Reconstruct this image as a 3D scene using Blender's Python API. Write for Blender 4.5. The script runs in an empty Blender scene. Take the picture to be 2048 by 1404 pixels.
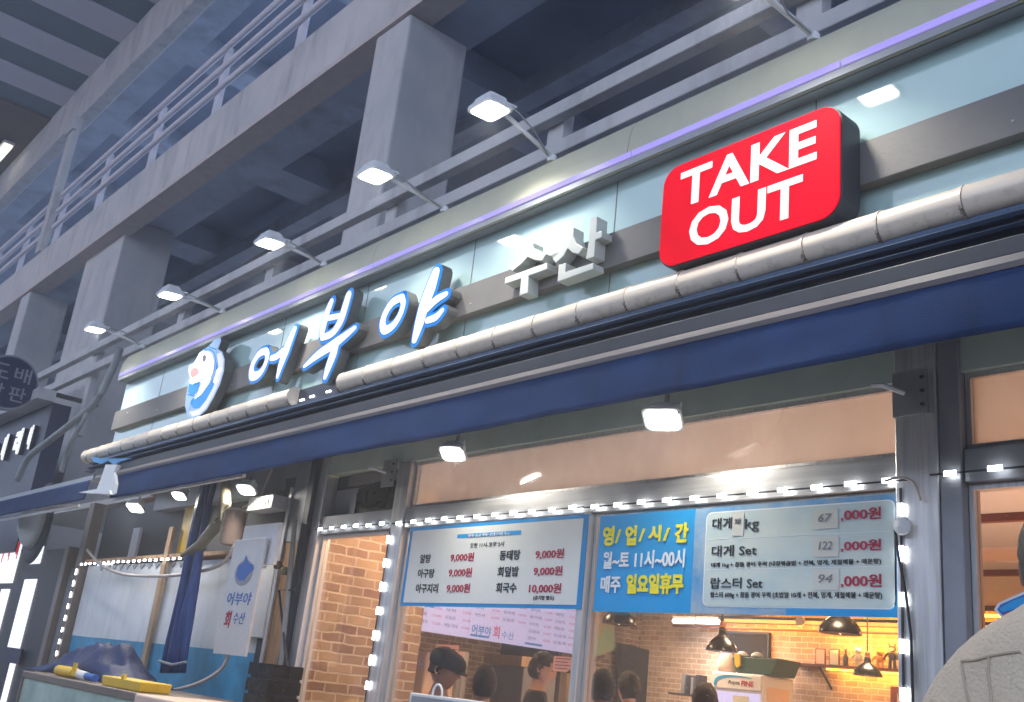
import bpy, bmesh, math, random
import numpy as np
from mathutils import Vector, Matrix, noise
random.seed(7)
C = bpy.context.scene.collection
R = math.radians

# ---------------------------------------------------------------- camera
F_PX = 2026.03
AX = np.array([[0.6506513, -0.1750631, -0.7389220],
               [0.7517058, 0.2864414, 0.5940452],
               [0.1076625, -0.9419683, 0.3179695]])      # world axes in camera axes (right, down, forward)
CAM = np.array([0.0, -4.0, 1.5])
cd = bpy.data.cameras.new('camera'); cam = bpy.data.objects.new('camera', cd); C.objects.link(cam)
cd.sensor_width = 36; cd.lens = F_PX / 2048 * 36; cd.clip_end = 2000; cd.clip_start = 0.05
cols = [AX[:, 0], -AX[:, 1], -AX[:, 2]]
m4 = Matrix([[cols[0][i], cols[1][i], cols[2][i], CAM[i]] for i in range(3)] + [[0, 0, 0, 1]])
cam.matrix_world = m4
sc = bpy.context.scene; sc.camera = cam

# ---------------------------------------------------------------- world and exposure
w = bpy.data.worlds.new('World'); sc.world = w; w.use_nodes = True
nt = w.node_tree; bg = nt.nodes['Background']
sky = nt.nodes.new('ShaderNodeTexSky'); sky.sky_type = 'NISHITA'; sky.sun_disc = False
sky.sun_elevation = R(1.5); sky.sun_rotation = R(200)
hs = nt.nodes.new('ShaderNodeMix'); hs.data_type = 'RGBA'; hs.inputs[0].default_value = 0.65
hs.inputs[7].default_value = (14.5, 17.2, 23.0, 1)
nt.links.new(sky.outputs[0], hs.inputs[6]); nt.links.new(hs.outputs[2], bg.inputs[0])
bg.inputs[1].default_value = 0.15
sc.view_settings.view_transform = 'Standard'; sc.view_settings.look = 'None'
sc.view_settings.gamma = 1; sc.view_settings.exposure = 0.2
sc.cycles.max_bounces = 6; sc.cycles.diffuse_bounces = 3; sc.cycles.glossy_bounces = 3
sc.cycles.transparent_max_bounces = 12; sc.cycles.use_denoising = True
sc.cycles.sample_clamp_indirect = 4

def area(name, loc, size, power, col, direction=(0, 0, -1), sy=None):
    l = bpy.data.lights.new(name, 'AREA'); l.energy = power; l.color = col; l.size = size; l.spread = R(108) if name == 'floodlight_lamp' else R(180)
    if sy: l.shape = 'RECTANGLE'; l.size_y = sy
    o = bpy.data.objects.new(name, l); C.objects.link(o); o.location = loc
    o.rotation_euler = Vector(direction).to_track_quat('-Z', 'Y').to_euler()
    return o

# ---------------------------------------------------------------- pixel to plane helpers
def ray(px, py):
    v = AX @ np.array([px - 1024, py - 702, F_PX]); return v / np.linalg.norm(v)
def onY(px, py, Y):
    r = ray(px, py); return CAM + r * (Y - CAM[1]) / r[1]
def onX(px, py, X):
    r = ray(px, py); return CAM + r * (X - CAM[0]) / r[0]
def onZ(px, py, Z):
    r = ray(px, py); return CAM + r * (Z - CAM[2]) / r[2]
def xz(pts, Y, s=1.0, ox=0, oy=0):
    out = []
    for a, b in pts:
        p = onY(ox + a / s, oy + b / s, Y); out.append((float(p[0]), float(p[2])))
    return out

# ---------------------------------------------------------------- materials
def mat(name, col, rough=0.6, metal=0.0, var=0.15, scale=6.0, bump=0.0, bscale=40.0, emit=None, es=0.0, spec=0.5, col2=None, stretch=None, rvar=0.15, coat=0.0, stain=0.0, sscale=(2.5, 2.5, 0.35), low=None):
    m = bpy.data.materials.new(name); m.use_nodes = True; t = m.node_tree; b = t.nodes['Principled BSDF']
    tc = t.nodes.new('ShaderNodeTexCoord'); src = tc.outputs['Object']
    if stretch:
        mp = t.nodes.new('ShaderNodeMapping'); mp.inputs['Scale'].default_value = stretch
        t.links.new(src, mp.inputs[0]); src = mp.outputs[0]
    n = t.nodes.new('ShaderNodeTexNoise'); n.inputs['Scale'].default_value = scale; n.inputs['Detail'].default_value = 6
    n.inputs['Roughness'].default_value = 0.65
    t.links.new(src, n.inputs['Vector'])
    rp = t.nodes.new('ShaderNodeValToRGB'); rp.color_ramp.elements[0].position = 0.3; rp.color_ramp.elements[1].position = 0.7
    c = np.array(col[:3]); lo = c * (1 - var); hi = np.minimum(c * (1 + var), 1) if col2 is None else np.array(col2)
    rp.color_ramp.elements[0].color = (*lo, 1); rp.color_ramp.elements[1].color = (*hi, 1)
    t.links.new(n.outputs[0], rp.inputs[0]); t.links.new(rp.outputs[0], b.inputs['Base Color'])
    if stain:
        ms = t.nodes.new('ShaderNodeMapping'); ms.inputs['Scale'].default_value = sscale; t.links.new(tc.outputs['Object'], ms.inputs[0])
        ns = t.nodes.new('ShaderNodeTexNoise'); ns.inputs['Scale'].default_value = 3.0; ns.inputs['Detail'].default_value = 9; ns.inputs['Roughness'].default_value = 0.7
        t.links.new(ms.outputs[0], ns.inputs['Vector'])
        rs = t.nodes.new('ShaderNodeMapRange'); rs.inputs[1].default_value = 0.50; rs.inputs[2].default_value = 0.72; rs.inputs[3].default_value = 0; rs.inputs[4].default_value = stain
        t.links.new(ns.outputs[0], rs.inputs[0]); fac = rs.outputs[0]
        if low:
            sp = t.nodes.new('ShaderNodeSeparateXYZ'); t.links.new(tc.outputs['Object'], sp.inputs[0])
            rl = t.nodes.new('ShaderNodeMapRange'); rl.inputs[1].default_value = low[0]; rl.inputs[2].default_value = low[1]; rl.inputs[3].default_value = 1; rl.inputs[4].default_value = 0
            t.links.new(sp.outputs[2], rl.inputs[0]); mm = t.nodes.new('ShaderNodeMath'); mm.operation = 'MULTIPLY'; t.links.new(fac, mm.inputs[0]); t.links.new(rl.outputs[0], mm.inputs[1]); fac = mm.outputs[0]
        mxs = t.nodes.new('ShaderNodeMixRGB'); mxs.blend_type = 'MULTIPLY'; mxs.inputs[2].default_value = (0.25, 0.24, 0.22, 1)
        t.links.new(fac, mxs.inputs[0]); t.links.new(rp.outputs[0], mxs.inputs[1]); t.links.new(mxs.outputs[0], b.inputs['Base Color'])
    mr = t.nodes.new('ShaderNodeMapRange'); mr.inputs[3].default_value = max(rough - rvar * rough, 0.02); mr.inputs[4].default_value = min(1, rough + rvar)
    t.links.new(n.outputs[0], mr.inputs[0]); t.links.new(mr.outputs[0], b.inputs['Roughness'])
    b.inputs['Metallic'].default_value = metal; b.inputs['Specular IOR Level'].default_value = spec
    b.inputs['Coat Weight'].default_value = coat; b.inputs['Coat Roughness'].default_value = 0.05
    if bump:
        n2 = t.nodes.new('ShaderNodeTexNoise'); n2.inputs['Scale'].default_value = bscale; n2.inputs['Detail'].default_value = 5
        t.links.new(src, n2.inputs['Vector'])
        bp = t.nodes.new('ShaderNodeBump'); bp.inputs['Strength'].default_value = bump; bp.inputs['Distance'].default_value = 0.02
        t.links.new(n2.outputs[0], bp.inputs['Height']); t.links.new(bp.outputs[0], b.inputs['Normal'])
    if emit:
        b.inputs['Emission Color'].default_value = (*emit, 1); b.inputs['Emission Strength'].default_value = es
    return m

def brick(name, plane, c1, c2, mortar, bw=0.2, bh=0.08, ms=0.009):
    m = bpy.data.materials.new(name); m.use_nodes = True; t = m.node_tree; b = t.nodes['Principled BSDF']
    tc = t.nodes.new('ShaderNodeTexCoord'); sp = t.nodes.new('ShaderNodeSeparateXYZ'); cb = t.nodes.new('ShaderNodeCombineXYZ')
    t.links.new(tc.outputs['Object'], sp.inputs[0])
    t.links.new(sp.outputs[0 if plane == 'x' else 1], cb.inputs[0]); t.links.new(sp.outputs[2], cb.inputs[1])
    nn = t.nodes.new('ShaderNodeTexNoise'); nn.inputs['Scale'].default_value = 9
    t.links.new(cb.outputs[0], nn.inputs['Vector'])
    ad = t.nodes.new('ShaderNodeMixRGB'); ad.blend_type = 'LINEAR_LIGHT'; ad.inputs[0].default_value = 0.012
    t.links.new(cb.outputs[0], ad.inputs[1]); t.links.new(nn.outputs[1], ad.inputs[2])
    br = t.nodes.new('ShaderNodeTexBrick'); br.inputs['Scale'].default_value = 1; br.inputs['Brick Width'].default_value = bw
    br.inputs['Row Height'].default_value = bh; br.inputs['Mortar Size'].default_value = ms; br.inputs['Mortar Smooth'].default_value = 0.35
    br.inputs['Color1'].default_value = (*c1, 1); br.inputs['Color2'].default_value = (*c2, 1); br.inputs['Mortar'].default_value = (*mortar, 1)
    t.links.new(ad.outputs[0], br.inputs['Vector'])
    n = t.nodes.new('ShaderNodeTexNoise'); n.inputs['Scale'].default_value = 3.5; n.inputs['Detail'].default_value = 8
    t.links.new(cb.outputs[0], n.inputs['Vector'])
    mx = t.nodes.new('ShaderNodeMixRGB'); mx.blend_type = 'OVERLAY'; mx.inputs[0].default_value = 0.55
    t.links.new(br.outputs[0], mx.inputs[1]); t.links.new(n.outputs[0], mx.inputs[2]); t.links.new(mx.outputs[0], b.inputs['Base Color'])
    b.inputs['Roughness'].default_value = 0.85
    bp = t.nodes.new('ShaderNodeBump'); bp.inputs['Strength'].default_value = 0.7; bp.inputs['Distance'].default_value = 0.01; bp.invert = True
    t.links.new(br.outputs['Fac'], bp.inputs['Height']); t.links.new(bp.outputs[0], b.inputs['Normal'])
    return m

def glass(name, mist=0.0, tint=(1, 1, 1), refl=0.10, specks=0.0):
    m = bpy.data.materials.new(name); m.use_nodes = True; t = m.node_tree
    for nd in list(t.nodes): t.nodes.remove(nd)
    out = t.nodes.new('ShaderNodeOutputMaterial'); tr = t.nodes.new('ShaderNodeBsdfTransparent'); tr.inputs[0].default_value = (*tint, 1)
    gl = t.nodes.new('ShaderNodeBsdfGlossy'); gl.inputs['Roughness'].default_value = 0.06
    df = t.nodes.new('ShaderNodeBsdfTranslucent'); df.inputs[0].default_value = (0.85, 0.85, 0.85, 1)
    d2 = t.nodes.new('ShaderNodeBsdfDiffuse'); d2.inputs[0].default_value = (0.7, 0.7, 0.7, 1)
    mdd = t.nodes.new('ShaderNodeMixShader'); mdd.inputs[0].default_value = 0.35
    t.links.new(df.outputs[0], mdd.inputs[1]); t.links.new(d2.outputs[0], mdd.inputs[2])
    fr = t.nodes.new('ShaderNodeFresnel'); fr.inputs[0].default_value = 1.45
    ml = t.nodes.new('ShaderNodeMath'); ml.operation = 'MULTIPLY_ADD'; ml.inputs[1].default_value = 0.45; ml.inputs[2].default_value = 0.0
    t.links.new(fr.outputs[0], ml.inputs[0])
    tc = t.nodes.new('ShaderNodeTexCoord'); mp = t.nodes.new('ShaderNodeMapping'); mp.inputs['Scale'].default_value = (1.6, 1, 1.0)
    t.links.new(tc.outputs['Object'], mp.inputs[0])
    n = t.nodes.new('ShaderNodeTexNoise'); n.inputs['Scale'].default_value = 1.1; n.inputs['Detail'].default_value = 4; t.links.new(mp.outputs[0], n.inputs['Vector'])
    mr = t.nodes.new('ShaderNodeMapRange'); mr.inputs[1].default_value = 0.3; mr.inputs[2].default_value = 0.75
    mr.inputs[3].default_value = mist * 0.5; mr.inputs[4].default_value = min(1, mist * 1.7 + 0.008); t.links.new(n.outputs[0], mr.inputs[0])
    m1 = t.nodes.new('ShaderNodeMixShader'); t.links.new(mr.outputs[0], m1.inputs[0]); t.links.new(tr.outputs[0], m1.inputs[1]); t.links.new(mdd.outputs[0], m1.inputs[2])
    m2 = t.nodes.new('ShaderNodeMixShader'); t.links.new(ml.outputs[0], m2.inputs[0]); t.links.new(m1.outputs[0], m2.inputs[1]); t.links.new(gl.outputs[0], m2.inputs[2])
    last = m2
    if specks:
        v = t.nodes.new('ShaderNodeTexVoronoi'); v.inputs['Scale'].default_value = 26; t.links.new(tc.outputs['Object'], v.inputs['Vector'])
        lt = t.nodes.new('ShaderNodeMath'); lt.operation = 'LESS_THAN'; lt.inputs[1].default_value = specks; t.links.new(v.outputs['Distance'], lt.inputs[0])
        g3 = t.nodes.new('ShaderNodeBsdfDiffuse'); g3.inputs[0].default_value = (0.9, 0.9, 0.9, 1)
        m3 = t.nodes.new('ShaderNodeMixShader'); t.links.new(lt.outputs[0], m3.inputs[0]); t.links.new(m2.outputs[0], m3.inputs[1]); t.links.new(g3.outputs[0], m3.inputs[2]); last = m3
    t.links.new(last.outputs[0], out.inputs[0])
    return m

def lamp_mat(name, col, s):
    m = bpy.data.materials.new(name); m.use_nodes = True; b = m.node_tree.nodes['Principled BSDF']
    b.inputs['Base Color'].default_value = (*[0.35 * q for q in col], 1); b.inputs['Roughness'].default_value = 0.25; b.inputs['Specular IOR Level'].default_value = 0.2; b.inputs['Emission Color'].default_value = (*col, 1); b.inputs['Emission Strength'].default_value = s
    return m

M = dict(
    fascia=mat('pale_teal_gloss_panel', (0.46, 0.64, 0.62), 0.05, var=0.05, scale=1.2, rvar=0.02, coat=0.3),
    band=mat('grey_painted_metal', (0.17, 0.16, 0.155), 0.5, var=0.12, scale=4, bump=0.05, bscale=60),
    steel=mat('brushed_steel', (0.66, 0.66, 0.66), 0.36, 0.75, var=0.15, scale=5, stretch=(0.4, 1, 9), bump=0.08, bscale=30),
    steelv=mat('brushed_steel_upright', (0.68, 0.67, 0.66), 0.34, 0.7, var=0.2, scale=5, stretch=(9, 9, .4), bump=0.08, bscale=30),
    greysteel=mat('grey_satin_metal', (0.30, 0.31, 0.34), 0.45, 0.4, var=0.15, scale=3),
    cornice=mat('warm_grey_cornice', (0.52, 0.52, 0.41), 0.4, 0.0, var=0.05, scale=2, stain=0.15, sscale=(1, 1, .4)),
    dark=mat('dark_metal', (0.03, 0.035, 0.05), 0.5, var=0.3),
    darknavy=mat('dark_navy_paint', (0.012, 0.022, 0.07), 0.45, var=0.2),
    letterside=mat('dark_grey_return', (0.13, 0.13, 0.13), 0.45, 0.2, var=0.15),
    navy=mat('navy_canvas', (0.009, 0.036, 0.125), 0.8, var=0.22, scale=1.6, bump=0.15, bscale=180, stain=0.4, sscale=(1.5, 1.5, 0.5), spec=0.3),
    navymetal=mat('navy_cassette', (0.03, 0.06, 0.12), 0.35, 0.3, var=0.3, scale=5, stretch=(.3, 3, 3)),
    mauve=mat('dusty_mauve_rail', (0.16, 0.145, 0.15), 0.5, var=0.25, scale=5, stretch=(.3, 3, 3)),
    header=mat('sage_header', (0.42, 0.50, 0.44), 0.55, var=0.12, scale=3, bump=0.05),
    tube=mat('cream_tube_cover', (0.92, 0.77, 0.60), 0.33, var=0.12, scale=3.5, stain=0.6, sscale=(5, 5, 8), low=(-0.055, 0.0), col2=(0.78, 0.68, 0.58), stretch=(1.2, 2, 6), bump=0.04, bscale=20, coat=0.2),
    grime=mat('grimy_seam', (0.16, 0.14, 0.12), 0.8, var=0.5, scale=30),
    ledboard=mat('black_led_board', (0.012, 0.015, 0.03), 0.3, var=0.4),
    white=mat('white_plastic', (0.72, 0.73, 0.75), 0.4, var=0.06),
    whitemetal=mat('white_painted_metal', (0.60, 0.60, 0.60), 0.4, var=0.1),
    letter3=mat('pale_grey_letter', (0.60, 0.62, 0.58), 0.42, var=0.06, scale=9, bump=0.04),
    concrete=mat('grey_painted_girder', (0.56, 0.58, 0.60), 0.8, var=0.16, scale=0.9, bump=0.15, bscale=9, col2=(0.66, 0.63, 0.62), stain=0.45, sscale=(0.9, 0.9, 0.18)),
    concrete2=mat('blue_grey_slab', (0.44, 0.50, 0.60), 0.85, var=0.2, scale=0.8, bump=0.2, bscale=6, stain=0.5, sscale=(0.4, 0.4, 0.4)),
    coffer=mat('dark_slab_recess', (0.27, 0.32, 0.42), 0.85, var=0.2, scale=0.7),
    slat=mat('pale_roof_slat', (0.66, 0.64, 0.70), 0.7, var=0.06, scale=2),
    roofdark=mat('dark_roof_sheet', (0.16, 0.22, 0.25), 0.7, var=0.12, scale=1),
    asphalt=mat('asphalt', (0.05, 0.05, 0.052), 0.85, var=0.25, scale=30, bump=0.3, bscale=120),
    paving=mat('grey_paving', (0.38, 0.38, 0.37), 0.8, var=0.15, scale=8, bump=0.1, bscale=50),
    wood=mat('weathered_wood', (0.42, 0.26, 0.15), 0.6, var=0.35, scale=5, stretch=(6, 6, .5), bump=0.15, bscale=30),
    woodp=mat('plain_timber', (0.45, 0.30, 0.18), 0.6, var=0.25, scale=5, stretch=(6, 6, .5)),
    ceilin=mat('peach_ceiling', (0.58, 0.54, 0.51), 0.75, var=0.04, scale=0.6),
    floorin=mat('wood_floor', (0.25, 0.16, 0.10), 0.4, var=0.2, scale=4),
    bluegr=mat('sign_blue_print', (0.01, 0.26, 0.62), 0.35, var=0.05),
    cyanp=mat('sign_cyan_print', (0.015, 0.33, 0.72), 0.35, var=0.05),
    signw=mat('sign_white_print', (0.72, 0.74, 0.71), 0.35, var=0.05, scale=2),
    signp=mat('sign_pale_print', (0.50, 0.66, 0.70), 0.3, var=0.1, scale=2.4, col2=(0.70, 0.74, 0.66), stretch=(1, 1, 1.6)),
    ink=mat('black_print', (0.015, 0.015, 0.02), 0.5, var=0.1),
    inkred=mat('crimson_print', (0.42, 0.008, 0.05), 0.5, var=0.1),
    inkyel=mat('yellow_print', (0.85, 0.75, 0.03), 0.5, var=0.05),
    inkwhite=mat('white_print', (0.8, 0.85, 0.88), 0.5, var=0.03),
    inkblue=mat('blue_print', (0.03, 0.13, 0.45), 0.5, var=0.1),
    inkgrey=mat('pencil_grey', (0.2, 0.2, 0.22), 0.6, var=0.1),
    paper=mat('paper', (0.62, 0.63, 0.58), 0.8, var=0.03),
    pinkpaper=mat('pink_paper', (0.75, 0.42, 0.38), 0.8, var=0.05),
    black=mat('black_enamel', (0.008, 0.008, 0.01), 0.22, var=0.3, spec=0.6),
    copper=mat('copper', (0.5, 0.2, 0.1), 0.35, 0.8),
    redwood=mat('reddish_wood', (0.16, 0.04, 0.03), 0.4, var=0.2),
    green=mat('green_plastic', (0.02, 0.07, 0.055), 0.5, var=0.2),
    tarp=mat('blue_tarp', (0.012, 0.025, 0.10), 0.55, var=0.4, scale=8, bump=0.3, bscale=25),
    hose=mat('blue_tarp_roll', (0.01, 0.045, 0.20), 0.4, var=0.4, scale=8, stretch=(5, 5, .4), bump=0.3, bscale=30),
    yellow=mat('yellow_plastic', (0.75, 0.48, 0.03), 0.45, var=0.1),
    orange=mat('orange_plastic', (0.7, 0.3, 0.04), 0.45, var=0.1),
    cable=mat('grey_cable', (0.28, 0.30, 0.30), 0.5, var=0.15),
    cablew=mat('white_cable', (0.55, 0.48, 0.45), 0.5, var=0.15),
    blackc=mat('black_cable', (0.015, 0.015, 0.02), 0.5),
    duct=mat('grimy_duct_hose', (0.17, 0.15, 0.10), 0.6, var=0.35, scale=6, bump=0.2, bscale=30),
    pinkdrum=mat('reddish_drum', (0.34, 0.25, 0.22), 0.55, var=0.12),
    tankframe=mat('brown_tank_rim', (0.22, 0.17, 0.14), 0.4, 0.2, var=0.15),
    water=mat('cloudy_tank_glass', (0.48, 0.62, 0.54), 0.1, var=0.25, scale=2.5, coat=0.5),
    pinkbox=mat('cream_counter', (0.72, 0.52, 0.42), 0.5, var=0.06),
    skin=mat('skin', (0.40, 0.21, 0.15), 0.55, var=0.08, scale=12),
    hair=mat('black_hair', (0.010, 0.008, 0.008), 0.42, var=0.5, scale=40, stretch=(6, 6, 1), bump=0.7, bscale=90),
    hairb=mat('brown_hair', (0.025, 0.012, 0.010), 0.42, var=0.5, scale=40, stretch=(6, 6, 1), bump=0.7, bscale=90),
    cap=mat('grey_wool_cap', (0.04, 0.036, 0.036), 0.85, var=0.2, scale=30, bump=0.3, bscale=150),
    seam_shade=mat('fleece_seam_shade', (0.55, 0.45, 0.34), 0.95, var=0.1),
    blackcloth=mat('black_cloth', (0.012, 0.012, 0.015), 0.85, var=0.3, bump=0.2, bscale=60),
    greycloth=mat('grey_cloth', (0.11, 0.11, 0.12), 0.85, var=0.3, scale=3, bump=0.2, bscale=60),
    fleece=mat('cream_fleece', (0.85, 0.69, 0.51), 0.95, var=0.08, scale=9, bump=0.5, bscale=160),
    trousers=mat('dark_trousers', (0.03, 0.03, 0.045), 0.8, var=0.2),
    grass1=glass('window_glass', 0.0, specks=0.04),
    mist=glass('misted_window_glass', 0.42),
    blueg=mat('aquarium_mural', (0.70, 0.72, 0.74), 0.5, var=0.08, scale=2, stain=0.25, sscale=(3, 3, .5)),
    seablue=mat('sea_blue_mural', (0.04, 0.28, 0.48), 0.5, var=0.3, scale=5),
    greendoor=mat('storefront_white_film', (0.62, 0.62, 0.66), 0.5, var=0.05),
    brownpanel=mat('brown_cladding', (0.16, 0.12, 0.10), 0.7, var=0.25, scale=3, stretch=(3, 3, .5)),
)
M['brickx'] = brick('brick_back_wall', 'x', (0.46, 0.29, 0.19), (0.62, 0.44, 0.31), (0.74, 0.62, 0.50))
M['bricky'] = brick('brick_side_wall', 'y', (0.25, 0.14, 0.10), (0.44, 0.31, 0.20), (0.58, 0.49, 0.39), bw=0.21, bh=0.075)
M['flood'] = lamp_mat('floodlight_face', (1.0, 0.97, 0.86), 16)
M['led'] = lamp_mat('white_led', (0.93, 0.97, 1.0), 14)
M['leddot'] = lamp_mat('small_led', (0.9, 0.95, 1.0), 6)
M['purple'] = lamp_mat('lavender_led_strip', (0.40, 0.34, 0.88), 0.75)
M['signred'] = lamp_mat('lit_red_sign', (0.95, 0.001, 0.028), 0.72)
_t = M['signred'].node_tree; _b = _t.nodes['Principled BSDF']; _n = _t.nodes.new('ShaderNodeTexNoise'); _n.inputs['Scale'].default_value = 2.2; _c = _t.nodes.new('ShaderNodeTexCoord')
_m = _t.nodes.new('ShaderNodeMapRange'); _m.inputs[1].default_value = 0.3; _m.inputs[2].default_value = 0.7; _m.inputs[3].default_value = 0.55; _m.inputs[4].default_value = 0.85
_b.inputs['Specular IOR Level'].default_value = 0.04; _b.inputs['Roughness'].default_value = 0.6; _b.inputs['Base Color'].default_value = (0.25, 0.0, 0.005, 1)
_t.links.new(_c.outputs['Object'], _n.inputs['Vector']); _t.links.new(_n.outputs[0], _m.inputs[0]); _t.links.new(_m.outputs[0], _b.inputs['Emission Strength'])
M['signwhite'] = lamp_mat('lit_white_sign', (1, 1, 1), 0.75)
M['blueglow'] = lamp_mat('lit_blue_edge', (0.0, 0.20, 0.65), 0.75)
M['sky1'] = lamp_mat('lit_pale_blue', (0.33, 0.52, 0.86), 0.6)
M['water1'] = lamp_mat('lit_water_blue', (0.01, 0.28, 0.78), 0.6)
M['pinkglow'] = lamp_mat('lit_pink', (0.9, 0.35, 0.35), 0.5)
M['palewhite'] = lamp_mat('lit_soft_white', (0.85, 0.87, 0.98), 0.55)
M['menuglow'] = lamp_mat('lit_menu_lavender', (0.60, 0.56, 0.88), 0.85)
M['menublue'] = lamp_mat('lit_menu_blue', (0.02, 0.25, 0.65), 0.45)
M['menured'] = lamp_mat('lit_menu_red', (0.75, 0.2, 0.35), 0.45)
M['menuink'] = lamp_mat('lit_menu_ink', (0.16, 0.13, 0.30), 0.3)
M['warmled'] = lamp_mat('amber_led', (1.0, 0.42, 0.04), 9)
M['down'] = lamp_mat('warm_downlight', (1.0, 0.62, 0.22), 22)
M['fluor'] = lamp_mat('white_tube', (0.9, 0.95, 1.0), 12)
M['bulb'] = lamp_mat('warm_bulb', (1.0, 0.8, 0.45), 10)
M['nwhite'] = lamp_mat('lit_neighbour_letter', (0.95, 0.98, 1.0), 0.8)
M['nred'] = lamp_mat('lit_red_letter', (0.75, 0.03, 0.03), 0.5)
M['nfilm'] = lamp_mat('lit_film', (0.74, 0.76, 0.84), 1.3)
M['roofled'] = lamp_mat('roof_batten', (1.0, 0.95, 0.75), 2.0)

# ---------------------------------------------------------------- mesh helpers
def root_loc(p):
    v = Vector((0, 0, 0))
    while p is not None:
        v += p.location; p = p.parent
    return v
def tag(o, label=None, cat=None, group=None, kind=None):
    if label: o['label'] = label
    if cat: o['category'] = cat
    if group: o['group'] = group
    if kind: o['kind'] = kind
    return o
def empty(name, loc, label, cat, group=None):
    o = bpy.data.objects.new(name, None); C.objects.link(o); o.location = Vector([float(a) for a in loc]); o.empty_display_size = 0.1
    return tag(o, label, cat, group)
class MB:
    def __init__(s): s.v = []; s.f = []
    def add(s, vs, fs):
        k = len(s.v); s.v += [tuple(float(c) for c in v) for v in vs]; s.f += [tuple(i + k for i in f) for f in fs]; return s
    def box(s, x0, x1, y0, y1, z0, z1):
        if x0 > x1: x0, x1 = x1, x0
        if y0 > y1: y0, y1 = y1, y0
        if z0 > z1: z0, z1 = z1, z0
        return s.add([(x0, y0, z0), (x1, y0, z0), (x1, y1, z0), (x0, y1, z0), (x0, y0, z1), (x1, y0, z1), (x1, y1, z1), (x0, y1, z1)],
                     [(0, 3, 2, 1), (4, 5, 6, 7), (0, 1, 5, 4), (1, 2, 6, 5), (2, 3, 7, 6), (3, 0, 4, 7)])
    def prism(s, poly, y0, y1):                     # polygon in X-Z, front y0 to back y1
        n = len(poly)
        vs = [(x, y0, z) for x, z in poly] + [(x, y1, z) for x, z in poly]
        fs = [tuple(range(n)), tuple(reversed(range(n, 2 * n)))] + [(i, i + n, (i + 1) % n + n, (i + 1) % n) for i in range(n)]
        return s.add(vs, fs)
    def xprism(s, poly, x0, x1):                    # polygon in Y-Z along X
        n = len(poly)
        vs = [(x0, y, z) for y, z in poly] + [(x1, y, z) for y, z in poly]
        fs = [tuple(range(n)), tuple(reversed(range(n, 2 * n)))] + [(i, i + n, (i + 1) % n + n, (i + 1) % n) for i in range(n)]
        return s.add(vs, fs)
    def tube(s, pts, r, n=8, caps=True):
        pts = [Vector([float(a) for a in p]) for p in pts]; rr = r if isinstance(r, (list, tuple)) else [r] * len(pts)
        rings = []; up = Vector((0.13, 0.21, 0.97)); 
        for i, p in enumerate(pts):
            d = (pts[min(i + 1, len(pts) - 1)] - pts[max(i - 1, 0)]).normalized()
            a = d.cross(up); a = a.normalized() if a.length > 1e-3 else d.orthogonal().normalized(); b = d.cross(a).normalized()
            rings.append([p + (a * math.cos(2 * math.pi * k / n) + b * math.sin(2 * math.pi * k / n)) * rr[i] for k in range(n)])
        vs = [v for rg in rings for v in rg]; fs = []
        for i in range(len(pts) - 1):
            for k in range(n): fs.append((i * n + k, i * n + (k + 1) % n, (i + 1) * n + (k + 1) % n, (i + 1) * n + k))
        if caps: fs.append(tuple(reversed(range(n)))); fs.append(tuple(range((len(pts) - 1) * n, len(pts) * n)))
        return s.add(vs, fs)
    def lathe(s, c, prof, n=24, axis='z', sx=1, sy=1):
        vs = []; fs = []
        for r, h in prof:
            for k in range(n):
                a = 2 * math.pi * k / n
                if axis == 'z': vs.append((c[0] + r * math.cos(a) * sx, c[1] + r * math.sin(a) * sy, c[2] + h))
                elif axis == 'y': vs.append((c[0] + r * math.cos(a) * sx, c[1] + h, c[2] + r * math.sin(a) * sy))
                else: vs.append((c[0] + h, c[1] + r * math.cos(a) * sx, c[2] + r * math.sin(a) * sy))
        for i in range(len(prof) - 1):
            for k in range(n): fs.append((i * n + k, i * n + (k + 1) % n, (i + 1) * n + (k + 1) % n, (i + 1) * n + k))
        fs.append(tuple(reversed(range(n)))); fs.append(tuple(range((len(prof) - 1) * n, len(prof) * n)))
        return s.add(vs, fs)
    def build(s, name, m, parent=None, smooth=False, bevel=0, origin=None):
        off = root_loc(parent) if parent is not None else Vector(origin if origin is not None else (0, 0, 0))
        me = bpy.data.meshes.new(name); me.from_pydata([(v[0] - off.x, v[1] - off.y, v[2] - off.z) for v in s.v], [], s.f)
        bm = bmesh.new(); bm.from_mesh(me); bmesh.ops.recalc_face_normals(bm, faces=bm.faces); bm.to_mesh(me); bm.free()
        me.materials.append(M[m] if isinstance(m, str) else m)
        o = bpy.data.objects.new(name, me); C.objects.link(o)
        if parent is not None: o.parent = parent
        else: o.location = off
        if smooth:
            for p in me.polygons: p.use_smooth = True
            if smooth == 'edge':
                me.set_sharp_from_angle(angle=R(40))
        if bevel:
            b = o.modifiers.new('bevel', 'BEVEL'); b.width = bevel; b.segments = 2; b.limit_method = 'ANGLE'; b.angle_limit = R(40)
        return o
def bx(name, m, parent, *a, bevel=0): return MB().box(*a).build(name, m, parent, bevel=bevel)
def rrect(x0, x1, z0, z1, r, n=6):
    pts = []
    for cx, cz, a0 in ((x1 - r, z1 - r, 0), (x0 + r, z1 - r, 90), (x0 + r, z0 + r, 180), (x1 - r, z0 + r, 270)):
        for k in range(n + 1):
            a = R(a0 + 90 * k / n); pts.append((cx + r * math.cos(a), cz + r * math.sin(a)))
    return pts
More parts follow.
